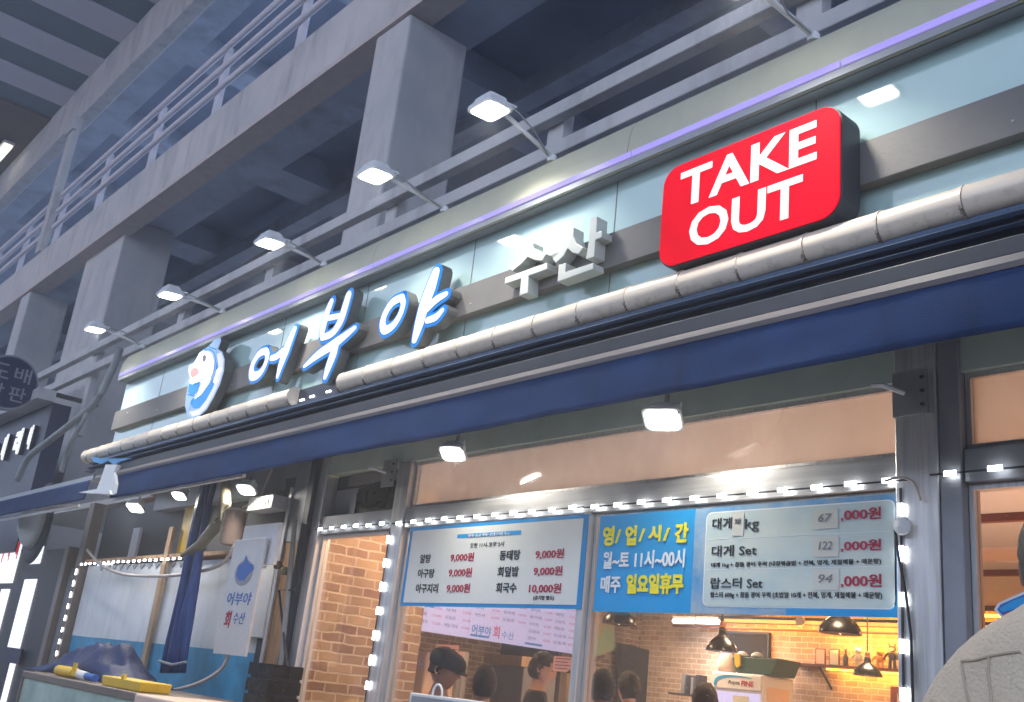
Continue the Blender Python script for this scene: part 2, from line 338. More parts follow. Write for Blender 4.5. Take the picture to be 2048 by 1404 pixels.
def text(body, x0, z0, x1, z1, Y, m, parent, name='lettering', depth=0.002, bold=0.0, shear=0.0, xplane=None):
    cu = bpy.data.curves.new('t', 'FONT'); cu.body = body; cu.offset = bold; cu.resolution_u = 3; cu.shear = shear; cu.extrude = 0.5
    to = bpy.data.objects.new('t', cu); C.objects.link(to)
    dg = bpy.context.evaluated_depsgraph_get(); dg.update()
    me = bpy.data.meshes.new_from_object(to.evaluated_get(dg)); bpy.data.objects.remove(to); bpy.data.curves.remove(cu)
    n = len(me.vertices); co = np.empty(n * 3); me.vertices.foreach_get('co', co); co = co.reshape(-1, 3)
    lo = co.min(0); hi = co.max(0); s = (hi - lo); s[s == 0] = 1; u = (co - lo) / s
    off = root_loc(parent)
    out = np.empty_like(co)
    if xplane is None:
        out[:, 0] = x0 + u[:, 0] * (x1 - x0) - off.x; out[:, 1] = Y - u[:, 2] * depth - off.y; out[:, 2] = z0 + u[:, 1] * (z1 - z0) - off.z
    else:                                             # on a plane of constant X facing +X; x0,x1 run along Y
        out[:, 0] = xplane + u[:, 2] * depth - off.x; out[:, 1] = x0 + u[:, 0] * (x1 - x0) - off.y; out[:, 2] = z0 + u[:, 1] * (z1 - z0) - off.z
    me.vertices.foreach_set('co', out.ravel()); me.materials.clear(); me.materials.append(M[m]); me.update()
    o = bpy.data.objects.new(name, me); C.objects.link(o); o.parent = parent
    return o
def crop_text(body, bl, tr, Y, m, parent, s, ox, oy, **k):
    a = onY(ox + bl[0] / s, oy + bl[1] / s, Y); b = onY(ox + tr[0] / s, oy + tr[1] / s, Y)
    return text(body, a[0], a[2], b[0], b[2], Y, m, parent, **k)
def copy_thing(o, dx, label, group=None):
    def rec(a, par):
        c = a.copy(); C.objects.link(c); c.parent = par
        for ch in a.children: rec(ch, c)
        return c
    c = rec(o, None); c.location = o.location + Vector(dx); c['label'] = label
    if group: c['group'] = group
    return c

# ================================================================ SETTING
g = MB().box(-90, 60, -60, 60, -0.2, -0.12).build('ground', 'asphalt'); tag(g, kind='structure')
pv = MB().box(-60, 30, -6.2, 30, -0.1198, 0.0).build('pavement', 'paving'); tag(pv, kind='structure')

ob = empty('unseen_dark_row', (-15, -15, 0), 'unseen dark low building row, added to darken the reflections in the window glass', 'building')
bx('wall', 'dark', ob, -70, 40, -16, -15, -0.1, 6.3); bx('parapet', 'greysteel', ob, -70, 40, -16.1, -14.9, 6.303, 6.5)  # out of view; added to keep the bright sky out of the glass reflections
# ================================================================ OVERHEAD WALKWAY
ow = empty('overhead_walkway', (-12, 0.8, 8.5), 'huge grey elevated walkway with ribbed underside running above and behind the lit shop sign', 'overpass')
bx('girder', 'concrete', ow, -60, 14, 0.8, 1.04, 8.62, 9.5, bevel=0.03)
bx('girder_flange', mat('mauve_flange', (0.58, 0.51, 0.50), 0.8, var=0.1), ow, -60, 14, 0.76, 1.10, 8.55, 8.617)
sl = MB()
sl.box(-60, 14, 1.10, 1.95, 8.9, 9.5)
for xr in (-5.6, -9.87, -14.15, -18.4, -22.7, -27, -31.2, -35.5, -39.8, -44): sl.box(xr - 0.42, xr + 0.42, 1.953, 4.9, 8.92, 9.5)
sl.box(-60, 14, 4.903, 6.5, 8.9, 9.5)
sl.build('slab_rib', 'concrete2', ow)
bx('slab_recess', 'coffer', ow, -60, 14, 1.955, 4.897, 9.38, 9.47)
MB().box(-60, 14, 2.9, 3.15, 8.7, 8.98).build('stringer', 'concrete2', ow)
rl = empty('walkway_railing', (-14, 0.95, 9.5), 'pale grey three-rail railing along the top edge of the overhead walkway', 'railing')
for z in (10.10, 10.5, 10.9): MB().tube([(-60, 0.9, z), (14, 0.9, z)], 0.055, 8).build('rail', 'slat', rl, smooth=True)
for i in range(14):
    x = -11.7 - 2.72 * (i - 4); bx('post', 'slat', rl, x - 0.05, x + 0.05, 0.93, 1.03, 9.5, 10.95)
# upper level
ul = empty('upper_gallery', (-16, 0.8, 12.8), 'second higher grey gallery slab with dark recesses above the railing', 'gallery')
bx('girder', 'concrete', ul, -60, 14, 0.8, 1.1, 12.85, 14.2, bevel=0.03)
sl = MB(); sl.box(-60, 14, 1.1, 1.65, 12.95, 13.6)
for xr in (-5.6, -9.87, -14.15, -18.4, -22.7, -27, -31.2): sl.box(xr - 0.33, xr + 0.33, 1.653, 3.6, 12.97, 13.6)
sl.box(-60, 14, 3.603, 5.5, 12.95, 13.6)
sl.build('slab_rib', 'concrete2', ul)
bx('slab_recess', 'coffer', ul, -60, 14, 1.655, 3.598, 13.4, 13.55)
for x, lab in ((-22.85, 'slender grey steel post rising from the walkway girder to the gallery above'), (-32.5, 'slender grey steel post at far left edge beside the roof slats')):
    c = empty('steel_post', (x, 0.85, 9.5), lab, 'post', 'posts between walkway and gallery')
    bx('shaft', 'concrete', c, x - 0.16, x + 0.16, 0.75, 0.9, 9.5, 12.85); bx('cap_plate', 'concrete', c, x - 0.3, x + 0.3, 0.7, 0.79, 12.5, 12.83)
# columns
for x, lab in ((-8.8, 'pale square concrete column behind the sign, right of the second floodlight'), (-23.0, 'pale concrete column at far left above the round navy sign')):
    c = empty('support_column', (x, 1.1, 0.12), lab, 'column', 'columns carrying the walkway')
    bx('shaft', 'concrete', c, x - 0.35, x + 0.35, 0.80, 1.62, 0.12, 8.55, bevel=0.03)
cbl = onY(88, 840, 1.0)[0]; cbr = onY(157, 830, 1.0)[0]
c = empty('support_column', ((cbl + cbr) / 2, 1.0, 0.0), 'broad cream-grey concrete column left of the teal sign end, lit at its foot', 'column', 'columns carrying the walkway')
bx('shaft', 'concrete', c, cbl, cbr, 1.0, 1.9, 0.0, 8.9, bevel=0.03)
# parallel pipes behind the fascia
bb = empty('background_rail', (-8, 0.3, 4.6), 'double horizontal mauve grey rail on short posts behind the top of the sign', 'railing')
bx('rail', 'concrete', bb, -40, 6, 0.3, 0.4, 5.66, 5.78, bevel=0.01); bx('rail', 'concrete', bb, -40, 6, 0.3, 0.4, 5.31, 5.43, bevel=0.01)
for x in (-0.9, -3.0, -5.25, -7.5, -9.9, -12.3, -15.5): bx('post', 'concrete', bb, x - 0.09, x + 0.09, 0.402, 0.5, 4.4, 5.75)
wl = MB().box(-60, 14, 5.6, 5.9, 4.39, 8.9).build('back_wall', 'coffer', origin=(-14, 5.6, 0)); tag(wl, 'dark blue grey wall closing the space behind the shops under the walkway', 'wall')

# ================================================================ CANOPY ROOF
rf = empty('canopy_roof', (-20, -6, 13.9), 'striped canopy roof of pale slats over dark sheeting at the top left', 'roof')
bx('roof_sheet', 'roofdark', rf, -60, 14, -13, 0.799, 14.0, 14.1)
s_ = MB()
x = -24.67
while x < 12: 
    s_.box(x, x + 0.95, -13, 0.799, 13.955, 13.997); x += 1.97
s_.build('roof_slats', 'slat', rf)
bx('edge_panel', 'brownpanel', rf, -60, -25.6, -13, 0.799, 13.94, 13.997)
for yy, lab in ((0.35, 'small lit batten lamp under the far left of the canopy roof'),):
    lm = empty('roof_lamp', (-28.2, yy, 13.7), lab, 'lamp')
    bx('housing', 'whitemetal', lm, -28.9, -27.5, yy - 0.14, yy + 0.14, 13.76, 13.83); bx('tube', 'roofled', lm, -28.85, -28.2, yy - 0.1, yy + 0.1, 13.68, 13.757); bx('tube', 'roofled', lm, -28.12, -27.55, yy - 0.1, yy + 0.1, 13.68, 13.757)

# ================================================================ SHOP BUILDING
XL, XR = -10.62, 4.0
sh = empty('seafood_restaurant', (-4, 0, 0.0), 'seafood restaurant shopfront with pale teal sign board over warm lit windows', 'restaurant')
bx('fascia_panel', 'fascia', sh, XL, XR, -0.60, -0.5, 3.33, 4.28)
for xj in (-9.6, -8.37, -7.15, -5.93, -4.71, -3.49, -2.27, -1.05): bx('fascia_joint', 'band', sh, xj - 0.003, xj + 0.003, -0.602, -0.598, 3.4, 4.26)
bx('fascia_band', 'band', sh, XL + 0.03, XR, -0.66, -0.601, 3.61, 3.81, bevel=0.004)
sc_ = MB()
for k in range(12): sc_.lathe((-1.4 - k * 0.8, -0.66, 3.67 + 0.08 * (k % 2)), [(0.006, 0.0), (0.004, -0.005)], 8, 'y')
sc_.build('screws', 'whitemetal', sh)
prof = [(-0.55, 4.30), (-0.60, 4.152), (-0.672, 4.152), (-0.684, 4.158), (-0.688, 4.20), (-0.688, 4.225)]
for k in range(1, 8):
    a = k / 7 * math.pi / 2; prof.append((-0.688 + 0.10 * (1 - math.cos(a)), 4.225 + 0.245 * math.sin(a)))
prof.append((-0.45, 4.47))
cn = MB()
xa = XL - 0.05
while xa < XR:
    xb = min(xa + 2.44, XR); cn.xprism(prof, xa + 0.002, xb - 0.002); xa = xb
cn.build('cornice', 'cornice', sh, smooth='edge')
bx('cornice_lip', 'greysteel', sh, XL - 0.02, XR, -0.694, -0.6885, 4.150, 4.188); bx('cornice_underside', 'greysteel', sh, XL - 0.02, XR, -0.67, -0.604, 4.146, 4.1505)
tr_ = MB()
for k in range(46): tr_.box(-10.3 + k * 0.25, -10.27 + k * 0.25, -0.62, -0.6015, 4.215, 4.232)
tr_.build('cornice_clips', 'dark', sh)
ls = empty('lavender_light_strip', (-5, -0.745, 4.2), 'thin lavender light strip running under the cornice of the sign board', 'light strip')
x = XL
while x < XR:
    bx('light_segment', 'purple', ls, x, min(x + 1.21, XR), -0.702, -0.6945, 4.190, 4.222); x += 1.22
bx('roof', 'coffer', sh, XL, XR, -0.5, 5.5, 4.32, 4.38)
bx('side_cladding', 'brownpanel', sh, XL - 0.35, XL - 0.003, -0.42, 0.9, 3.1, 4.1)
bx('soffit', 'dark', sh, XL, XR, -0.55, 0.05, 3.2, 3.29)
bx('header', 'header', sh, -7.2, XR, -0.03, 0.12, 2.975, 3.198)
bx('header_dark', 'greysteel', sh, XL, -7.203, -0.03, 0.12, 2.9, 3.198)
for x0, x1, mm in ((-5.9, -2.22, 'steel'), (-7.05, -6.06, 'greysteel'), (-1.93, 4, 'greysteel')):
    bx('transom_beam', mm, sh, x0, x1, -0.035, 0.08, 2.50, 2.64, bevel=0.004)
# mullions and posts
bx('post', 'steelv', sh, -6.057, -5.903, -0.05, 0.08, 0.0, 2.974, bevel=0.006)
bx('mullion', 'steelv', sh, -4.115, -4.065, -0.042, 0.08, 0.0, 2.499, bevel=0.004)
bx('post', 'steelv', sh, -2.218, -2.03, -0.06, 0.08, 0.0, 3.2, bevel=0.006)
bx('post', 'greysteel', sh, -2.027, -1.935, -0.05, 0.08, 0.0, 3.19, bevel=0.006)
bx('post_flange', 'steelv', sh, -7.56, -7.515, -0.09, 0.1, 0.0, 2.9, bevel=0.003)
bx('timber_post', 'wood', sh, -7.512, -7.27, -0.07, 0.1, 0.0, 2.45)
bx('post_cladding', 'greysteel', sh, -7.512, -7.27, -0.075, 0.1, 2.453, 3.19)
bx('post_flange', 'dark', sh, -7.267, -7.18, -0.09, 0.1, 0.0, 3.19, bevel=0.003)
bx('post', 'steelv', sh, -7.177, -7.06, -0.05, 0.08, 0.0, 3.19, bevel=0.006)
def window(x0, x1, z0, z1, gm, name='window', fr='steelv'):
    f = MB(); t = 0.022
    f.box(x0, x0 + t, 0.0, 0.05, z0, z1).box(x1 - t, x1, 0.0, 0.05, z0, z1).box(x0 + t, x1 - t, 0.0, 0.05, z0, z0 + t).box(x0 + t, x1 - t, 0.0, 0.05, z1 - t, z1)
    o = f.build(name, fr, sh)
    bx('pane', gm, o, x0 + t, x1 - t, 0.022, 0.028, z0 + t, z1 - t)
window(-5.9, -2.22, 2.643, 2.972, 'mist'); window(-1.932, 3.9, 2.643, 2.972, 'mist')
window(-5.9, -4.118, 0.9, 2.497, 'grass1'); window(-4.062, -2.22, 0.9, 2.497, 'grass1'); window(-1.932, 3.9, 0.2, 2.497, 'grass1'); window(-7.057, -6.06, 0.2, 2.497, 'grass1')
bx('sill_wall', 'greysteel', sh, -5.9, -2.22, 0.0, 0.15, 0.0, 0.898)
# dark upper left window with black cloth behind
o = bx('window', 'dark', sh, -7.057, -6.06, 0.06, 0.08, 2.643, 2.972)
bx('paper_sheet', 'greysteel', o, -7.03, -6.72, 0.045, 0.056, 2.66, 2.86)
f = MB()
for k in range(16):
    a, b = -6.7 + random.random() * 0.55, 2.67 + random.random() * 0.16
    f.prism([(a, b), (a + 0.12, b + 0.03 * random.random()), (a + 0.10 + 0.1 * random.random(), b + 0.10), (a - 0.03, b + 0.07)], 0.03 + k * 0.0015, 0.045 + k * 0.0005)
f.build('black_cloth', 'blackcloth', o)
bx('lintel_strip', 'mauve', sh, -6.85, -6.08, 0.03, 0.058, 2.88, 2.965)
# interior shell
bx('interior_floor', 'floorin', sh, -13, 4, 0.16, 9.9, 0.003, 0.03)
bx('interior_ceiling', 'ceilin', sh, -16, 4, 0.13, 9.9, 3.12, 3.19)
bx('interior_back_wall', 'brickx', sh, -11.9, 4, 9.0, 9.15, 0.03, 3.117)
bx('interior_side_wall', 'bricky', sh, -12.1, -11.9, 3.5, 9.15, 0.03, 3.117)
bx('interior_end_wall', 'ceilin', sh, 3.9, 4.0, 0.2, 8.99, 0.03, 3.117)
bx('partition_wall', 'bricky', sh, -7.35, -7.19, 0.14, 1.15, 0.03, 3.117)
bx('interior_left_screen', 'greycloth', sh, -12.1, -12.0, 0.2, 3.49, 0.03, 3.117)
cm = MB()
for y in (3.4, 5.9, 8.55): cm.box(-10, 3.8, y, y + 0.06, 3.06, 3.119)
cm.build('ceiling_track', 'redwood', sh)
bx('ceiling_cove', 'pinkbox', sh, -9, 3.8, 4.7, 5.25, 3.09, 3.118)
bx('cove_light', 'warmled', sh, -9.5, 3.5, 8.78, 8.84, 3.02, 3.05)
# ---- downlights
def downlight(x, y, lit, lab):
    d = empty('downlight', (x, y, 3.1), lab, 'downlight', 'downlights in the peach ceiling')
    MB().lathe((x, y, 3.117), [(0.12, 0), (0.12, -0.012), (0.09, -0.014)], 20).build('ring', 'white', d)
    MB().lathe((x, y, 3.103), [(0.085, 0), (0.08, -0.004)], 20).build('lens', 'down' if lit else 'white', d)
p = onZ(1955, 1228, 3.117); downlight(p[0], p[1], True, 'glowing amber downlight just above the person in cream fleece')
p = onZ(2012, 1118, 3.117); downlight(p[0], p[1], False, 'unlit oval downlight above the glowing one at far right')
p = onZ(1880, 1040, 3.117); downlight(p[0], p[1], True, 'bright amber downlight at the top corner of the right hand door pane')
for x, y in ((-9, 5), (-5.5, 4), (-6.5, 7), (-3, 6.5), (-10, 7.5), (-7.5, 2.2), (-4, 2)):
    area('ceiling_lamp', (x, y, 3.05), 0.5, 55, (1.0, 0.70, 0.44))
area('cove_lamp', (-6, 8.7, 2.85), 8, 110, (1.0, 0.38, 0.06), (0, 0.6, -0.4), 0.15)
area('ceiling_fill', (-4.8, 1.6, 1.0), 3.5, 60, (1.0, 0.82, 0.74), (0, 0, 1), 2)  # unseen upward fill for the ceiling, no fixture modelled
area('partition_lamp', (-6.4, 0.7, 2.9), 0.4, 30, (1.0, 0.62, 0.34), (-0.5, 0, -0.8))
area('right_door_fill', (-1.5, 3.0, 1.2), 2.5, 70, (1.0, 0.50, 0.26), (0, 0, 1), 2)  # unseen fill behind the right door, aimed up, without a fixture

# ================================================================ LIGHT TUBE ABOVE AWNING
lt = empty('light_tube', (-5, -0.72, 3.35), 'long cream plastic tube light with dark seams along the sign bottom, one cover missing', 'tube light')
def joint(k): return -1.87 - 0.33 * k
gapA, gapB = onY(593, 790, -0.72)[0], onY(690, 765, -0.72)[0]
segs = []
k = -15
while joint(k) > -10.95:
    x1, x0 = joint(k), joint(k + 1)
    x0 = max(x0, -10.92)
    if x0 < gapB and x1 > gapA:
        if x1 > gapB: segs.append((gapB, x1))
        if x0 < gapA: segs.append((x0, gapA))
    else: segs.append((x0, x1))
    k += 1
for x0, x1 in segs:
    if x1 - x0 < 0.03: continue
    jj = random.uniform(-0.003, 0.003)
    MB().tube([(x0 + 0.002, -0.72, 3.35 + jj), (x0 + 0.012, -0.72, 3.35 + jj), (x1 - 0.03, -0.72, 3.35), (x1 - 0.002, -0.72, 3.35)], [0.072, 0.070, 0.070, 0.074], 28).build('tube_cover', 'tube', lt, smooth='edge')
for x0, x1 in segs:
    gr_ = MB()
    ph = random.uniform(-0.5, 0.5)
    for kk in range(10):
        a = R(-150 + kk * 12) + ph * 0.15; ww = random.uniform(0.001, 0.009) * (1.3 - kk / 10)
        ny, nz = math.cos(a), math.sin(a)
        y, z = -0.72 - 0.0755 * abs(ny) , 3.35 + 0.0755 * nz
        gr_.box(x1 - 0.004 - ww, x1 - 0.002 + ww * 0.4, y - 0.001, y + 0.004, z - 0.008, z + 0.008)
    gr_.build('seam_grime', 'grime', lt)
MB().lathe((-10.92, -0.72, 3.35), [(0.072, 0), (0.065, -0.03), (0.04, -0.05), (0.01, -0.056)], 20, 'x').build('end_cap', 'tube', lt, smooth=True)
lb = MB().box(gapA, gapB, -0.70, -0.62, 3.29, 3.41).build('led_board', 'ledboard', lt)
for px, py in ((604, 800), (624, 793), (657, 783), (692, 775), (634, 802)):
    q = onY(px, py, -0.703)
    for d in (-0.022, 0, 0.022): bx('led', 'leddot', lb, q[0] + d - 0.007, q[0] + d + 0.007, -0.708, -0.7005, q[2] - 0.006, q[2] + 0.006)
MB().tube([(gapA + .02, -0.69, 3.285), (gapB, -0.69, 3.285)], 0.008).build('lower_edge', 'whitemetal', lt)

# ================================================================ AWNING
aw = empty('awning', (-4, -0.8, 3.1), 'retracted navy awning with ridged housing and hanging navy valance along the whole front', 'awning')
bx('housing', 'navymetal', aw, -10.6, XR, -0.75, -0.56, 3.20, 3.278)
rg = MB()
for yy, zz, h in ((-0.775, 3.225, 0.022), (-0.79, 3.175, 0.018), (-0.80, 3.14, 0.012)):
    rg.xprism([(yy, zz), (yy - 0.012, zz + h * 0.5), (yy, zz + h), (-0.751, zz + h), (-0.751, zz)], -10.6, XR)
rg.build('housing_ridges', 'navymetal', aw)
bx('front_rail', 'dark', aw, -10.2, XR, -0.835, -0.77, 3.055, 3.125, bevel=0.006)
MB().xprism([(-0.855, 3.0), (-0.86, 3.02), (-0.85, 3.05), (-0.80, 3.05), (-0.80, 3.0)], -10.1, XR).build('front_rail_lip', 'mauve', aw)
def valance(x0, x1, zt, zb, par, seed=1):
    n = int((x1 - x0) / 0.06); v = []; fs = []
    rows = 8
    for i in range(n + 1):
        x = x0 + (x1 - x0) * i / n
        for j in range(rows + 1):
            t = j / rows; s = 0.012 * t * noise.noise((x * 1.3, seed, t)) + 0.008 * t * noise.noise((x * 5, seed, t * 2)) + 0.003 * t * math.sin(x * 9 + 3 * noise.noise((x, 0, 2)))
            sag = -0.008 * noise.noise((x * 0.8, 5.0, seed))
            v.append((x, -0.85 + s - 0.006 * t, zt + (zb - zt) * t + sag * t))
    for i in range(n):
        for j in range(rows): a = i * (rows + 1) + j; fs.append((a, a + 1, a + rows + 2, a + rows + 1))
    o = MB().add(v, fs).build('valance', 'navy', par, smooth=True)
    so = o.modifiers.new('thick', 'SOLIDIFY'); so.thickness = 0.003
    return o
valance(-9.55, XR, 3.02, 2.785, aw)
bx('valance_backing_bar', 'whitemetal', aw, -9.55, -6.9, -0.83, -0.80, 2.775, 2.80)
# folded canvas roll visible under
bx('inner_canvas', 'dark', aw, -9.5, XR, -0.76, -0.60, 3.02, 3.15)
e = MB().prism(xz([(215, 930), (238, 930), (232, 945), (236, 968), (232, 988), (208, 990), (194, 987), (205, 960)], -0.86), -0.88, -0.80).build('end_cap', 'white', aw, bevel=0.004)
MB().prism(xz([(163, 986), (195, 980), (225, 982), (228, 990)], -0.87), -0.9, -0.86).build('end_cap_foot', 'white', aw)
MB().prism(xz([(185, 915), (222, 918), (268, 917), (240, 925), (232, 931), (220, 922), (207, 929), (192, 925)], -0.84), -0.86, -0.83).build('torn_blue_flap', mat('blue_scrap', (0.08, 0.3, 0.6), 0.6), aw)
# awning arm brackets
def bracket(x, lab):
    b = empty('awning_bracket', (x, -0.1, 2.85), lab, 'bracket', 'awning brackets')
    bx('plate', 'greysteel', b, x - 0.16, x, -0.075, -0.062, 2.80, 3.0, bevel=0.003)
    for z in (2.84, 2.90, 2.96): MB().lathe((x - 0.02, -0.078, z), [(0.010, 0), (0.008, -0.008)], 8, 'y').build('bolt', 'dark', b)
    MB().tube([(x - 0.10, -0.08, 2.90), (x - 0.16, -0.16, 2.925), (x - 0.20, -0.17, 2.925)], 0.011, 6).build('hook_arm', 'white', b)
    return b
b0 = bracket(-2.06, 'grey bolted awning bracket with white hook arm on the right steel post')
copy_thing(b0, (-4.0, 0, 0.0), 'small white awning bracket above the price board post')

# neighbour awning
na = empty('awning', (-12, -0.85, 3.0), 'navy awning valance of the shop next door at the far left edge', 'awning')
valance(-18.5, -10.25, 3.02, 2.83, na, 4)
bx('front_rail', 'greysteel', na, -18.5, -10.2, -0.84, -0.76, 3.022, 3.07)
bx('backing_bar', 'whitemetal', na, -18.5, -10.6, -0.8, -0.77, 2.79, 2.815)

# ================================================================ LAMPS
arm_lab = ['floodlight on the far right, only its arm showing at the top edge of the picture',
           'largest floodlight, on an arm above the 수산 letters left of the red sign',
           'floodlight in front of the pale concrete column, second largest',
           'floodlight above the last white letter, middle of the row',
           'floodlight second from the left end of the sign row',
           'leftmost small floodlight over the end of the teal sign board']
bases = [(-2.29, -0.6, 4.5), (-4.06, -0.6, 4.5), (-5.11, -0.6, 4.49), (-6.68, -0.6, 4.5), (-8.48, -0.6, 4.5), (-10.41, -0.6, 4.53)]
heads = [(1482, -34), (980, 222), (750, 353), (540, 488), (340, 592), (190, 660)]
NT = Vector((0.0, 0.06, -0.998)).normalized()
def orient(mb_pts, origin, nrm):
    q = Vector(nrm).to_track_quat('-Z', 'Y'); return [q @ Vector(p) + Vector(origin) for p in mb_pts]
def flood_head(parent, c, nrm, w=0.20, h=0.17, s='flood'):
    def rr(w_, h_, z, r=0.03, n=3):
        return [(a, b, z) for a, b in rrect(-w_ / 2, w_ / 2, -h_ / 2, h_ / 2, r, n)]
    def loft(levels, name, m):
        n = len(levels[0]); vs = [p for L in levels for p in orient(L, c, nrm)]; fs = []
        for i in range(len(levels) - 1):
            for k in range(n): fs.append((i * n + k, i * n + (k + 1) % n, (i + 1) * n + (k + 1) % n, (i + 1) * n + k))
        fs += [tuple(reversed(range(n))), tuple(range((len(levels) - 1) * n, len(levels) * n))]
        return MB().add(vs, fs).build(name, m, parent)
    loft([rr(w, h, 0.0), rr(w, h, 0.02), rr(w * 0.8, h * 0.8, 0.045), rr(w * 0.75, h * 0.7, 0.07)], 'housing', 'white')
    loft([rr(w * 0.86, h * 0.82, -0.004), rr(w * 0.86, h * 0.82, -0.001)], 'lens', s)
    f = MB()
    for k in range(-3, 4): f.add(orient([(k * 0.018 - 0.002, -h * 0.3, 0.07), (k * 0.018 + 0.002, -h * 0.3, 0.07), (k * 0.018 + 0.002, h * 0.3, 0.07), (k * 0.018 - 0.002, h * 0.3, 0.07),
                                (k * 0.018 - 0.002, -h * 0.25, 0.088), (k * 0.018 + 0.002, -h * 0.25, 0.088), (k * 0.018 + 0.002, h * 0.25, 0.088), (k * 0.018 - 0.002, h * 0.25, 0.088)], c, nrm),
                               [(0, 3, 2, 1), (4, 5, 6, 7), (0, 1, 5, 4), (1, 2, 6, 5), (2, 3, 7, 6), (3, 0, 4, 7)])
    f.build('cooling_fins', 'whitemetal', parent)
for i, (b, hpx) in enumerate(zip(bases, heads)):
    q = onX(hpx[0], hpx[1], b[0]); L = empty('sign_floodlight', b, arm_lab[i], 'floodlight', 'floodlights on arms over the sign board')
    hd = Vector([float(t) for t in q])
    MB().tube([b, (b[0], q[1] + 0.10, q[2] + 0.035)], 0.014, 8).build('arm', 'white', L, smooth=True)
    MB().lathe((b[0], b[1] + 0.0, b[2] - 0.03), [(0.03, 0), (0.03, 0.03), (0.02, 0.045)], 12).build('base_mount', 'white', L)
    MB().tube([(b[0] - 0.09, q[1] + 0.02, q[2] + 0.035), (b[0] - 0.09, q[1] + 0.11, q[2] + 0.045), (b[0] + 0.09, q[1] + 0.11, q[2] + 0.045), (b[0] + 0.09, q[1] + 0.02, q[2] + 0.035)], 0.008, 6).build('yoke', 'white', L)
    flood_head(L, hd, NT, w=0.21, h=0.19)
    MB().tube([(b[0] + 0.02, q[1] + 0.04, q[2] + 0.08), (b[0] + 0.05, q[1] + 0.16, q[2] + 0.05), (b[0] + 0.03, q[1] + 0.3, q[2] + 0.0 + 0.012 * i), (b[0] + 0.01, -0.64, b[2] - 0.01)], 0.005, 6).build('power_cord', 'cable', L, smooth=True)
    area('floodlight_lamp', tuple(hd + NT * 0.02), 0.16, 13, (1.0, 0.95, 0.84), NT)
# awning lamps
al = [((1325, 840), -0.3, 'large bright floodlight hanging under the awning over the price board', 0.20), ((905, 908), -0.3, 'small bright floodlight under the awning above the steel post', 0.17),
      ((492, 980), -0.3, 'floodlight under the awning above the reddish drum', 0.17), ((358, 992), -0.3, 'floodlight under the awning in front of the timber strip', 0.15), ((270, 1016), -0.3, 'leftmost floodlight under the awning', 0.19)]
N2 = Vector((0.25, -0.45, -0.86)).normalized()
for px, Y, lab, ws in al:
    q = onY(px[0], px[1], Y); L = empty('awning_floodlight', (q[0], q[1], q[2] + 0.12), lab, 'floodlight', 'floodlights hanging under the awning')
    flood_head(L, tuple(q), N2, w=ws, h=ws * 0.8)
    MB().tube([(q[0], Y + 0.02, q[2] + 0.07), (q[0], Y + 0.04, 3.2)], 0.012, 8).build('stem', 'greysteel', L)
    MB().tube([(q[0] - ws / 2, Y, q[2] + 0.02), (q[0] - ws / 2, Y + 0.02, q[2] + 0.08), (q[0] + ws / 2, Y + 0.02, q[2] + 0.08), (q[0] + ws / 2, Y, q[2] + 0.02)], 0.007, 6).build('yoke', 'whitemetal', L)
    area('awning_lamp', tuple(Vector([float(t) for t in q]) + N2 * 0.02), 0.13, 8, (1.0, 0.93, 0.82), N2)

# ================================================================ SIGN LETTERS
def stroke(mb, pts, rs, y0, y1):
    P = np.array(pts); n = len(P); dense = []; dr = []
    for i in range(n - 1):
        p0 = P[max(i - 1, 0)]; p1 = P[i]; p2 = P[i + 1]; p3 = P[min(i + 2, n - 1)]
        for k in range(6):
            t = k / 6; q = 0.5 * (2 * p1 + (p2 - p0) * t + (2 * p0 - 5 * p1 + 4 * p2 - p3) * t * t + (3 * p1 - p0 - 3 * p2 + p3) * t ** 3)
            dense.append(q); dr.append(rs[i] * (1 - t) + rs[i + 1] * t)
    dense.append(P[-1]); dr.append(rs[-1]); D = np.array(dense); L = []; Rr = []
    for i in range(len(D)):
        d = D[min(i + 1, len(D) - 1)] - D[max(i - 1, 0)]; d = d / (np.linalg.norm(d) + 1e-9); nn = np.array([-d[1], d[0]])
        L.append(D[i] + nn * dr[i]); Rr.append(D[i] - nn * dr[i])
    def cap(c, r, d):
        a0 = math.atan2(d[1], d[0]); return [c + r * np.array([math.cos(a0 + t), math.sin(a0 + t)]) for t in np.linspace(math.pi / 2, -math.pi / 2, 7)[1:-1]]
    d1 = D[-1] - D[-2]; d0 = D[0] - D[1]
    for i in range(len(D) - 1):
        mb.prism([tuple(L[i]), tuple(L[i + 1]), tuple(Rr[i + 1]), tuple(Rr[i])], y0 - 0.00001 * (i % 2), y1)
    mb.prism([tuple(L[-1])] + [tuple(p) for p in cap(D[-1], dr[-1], d1)] + [tuple(Rr[-1])], y0, y1)
    mb.prism([tuple(Rr[0])] + [tuple(p) for p in cap(D[0], dr[0], d0)] + [tuple(L[0])], y0, y1)
YL = -0.74
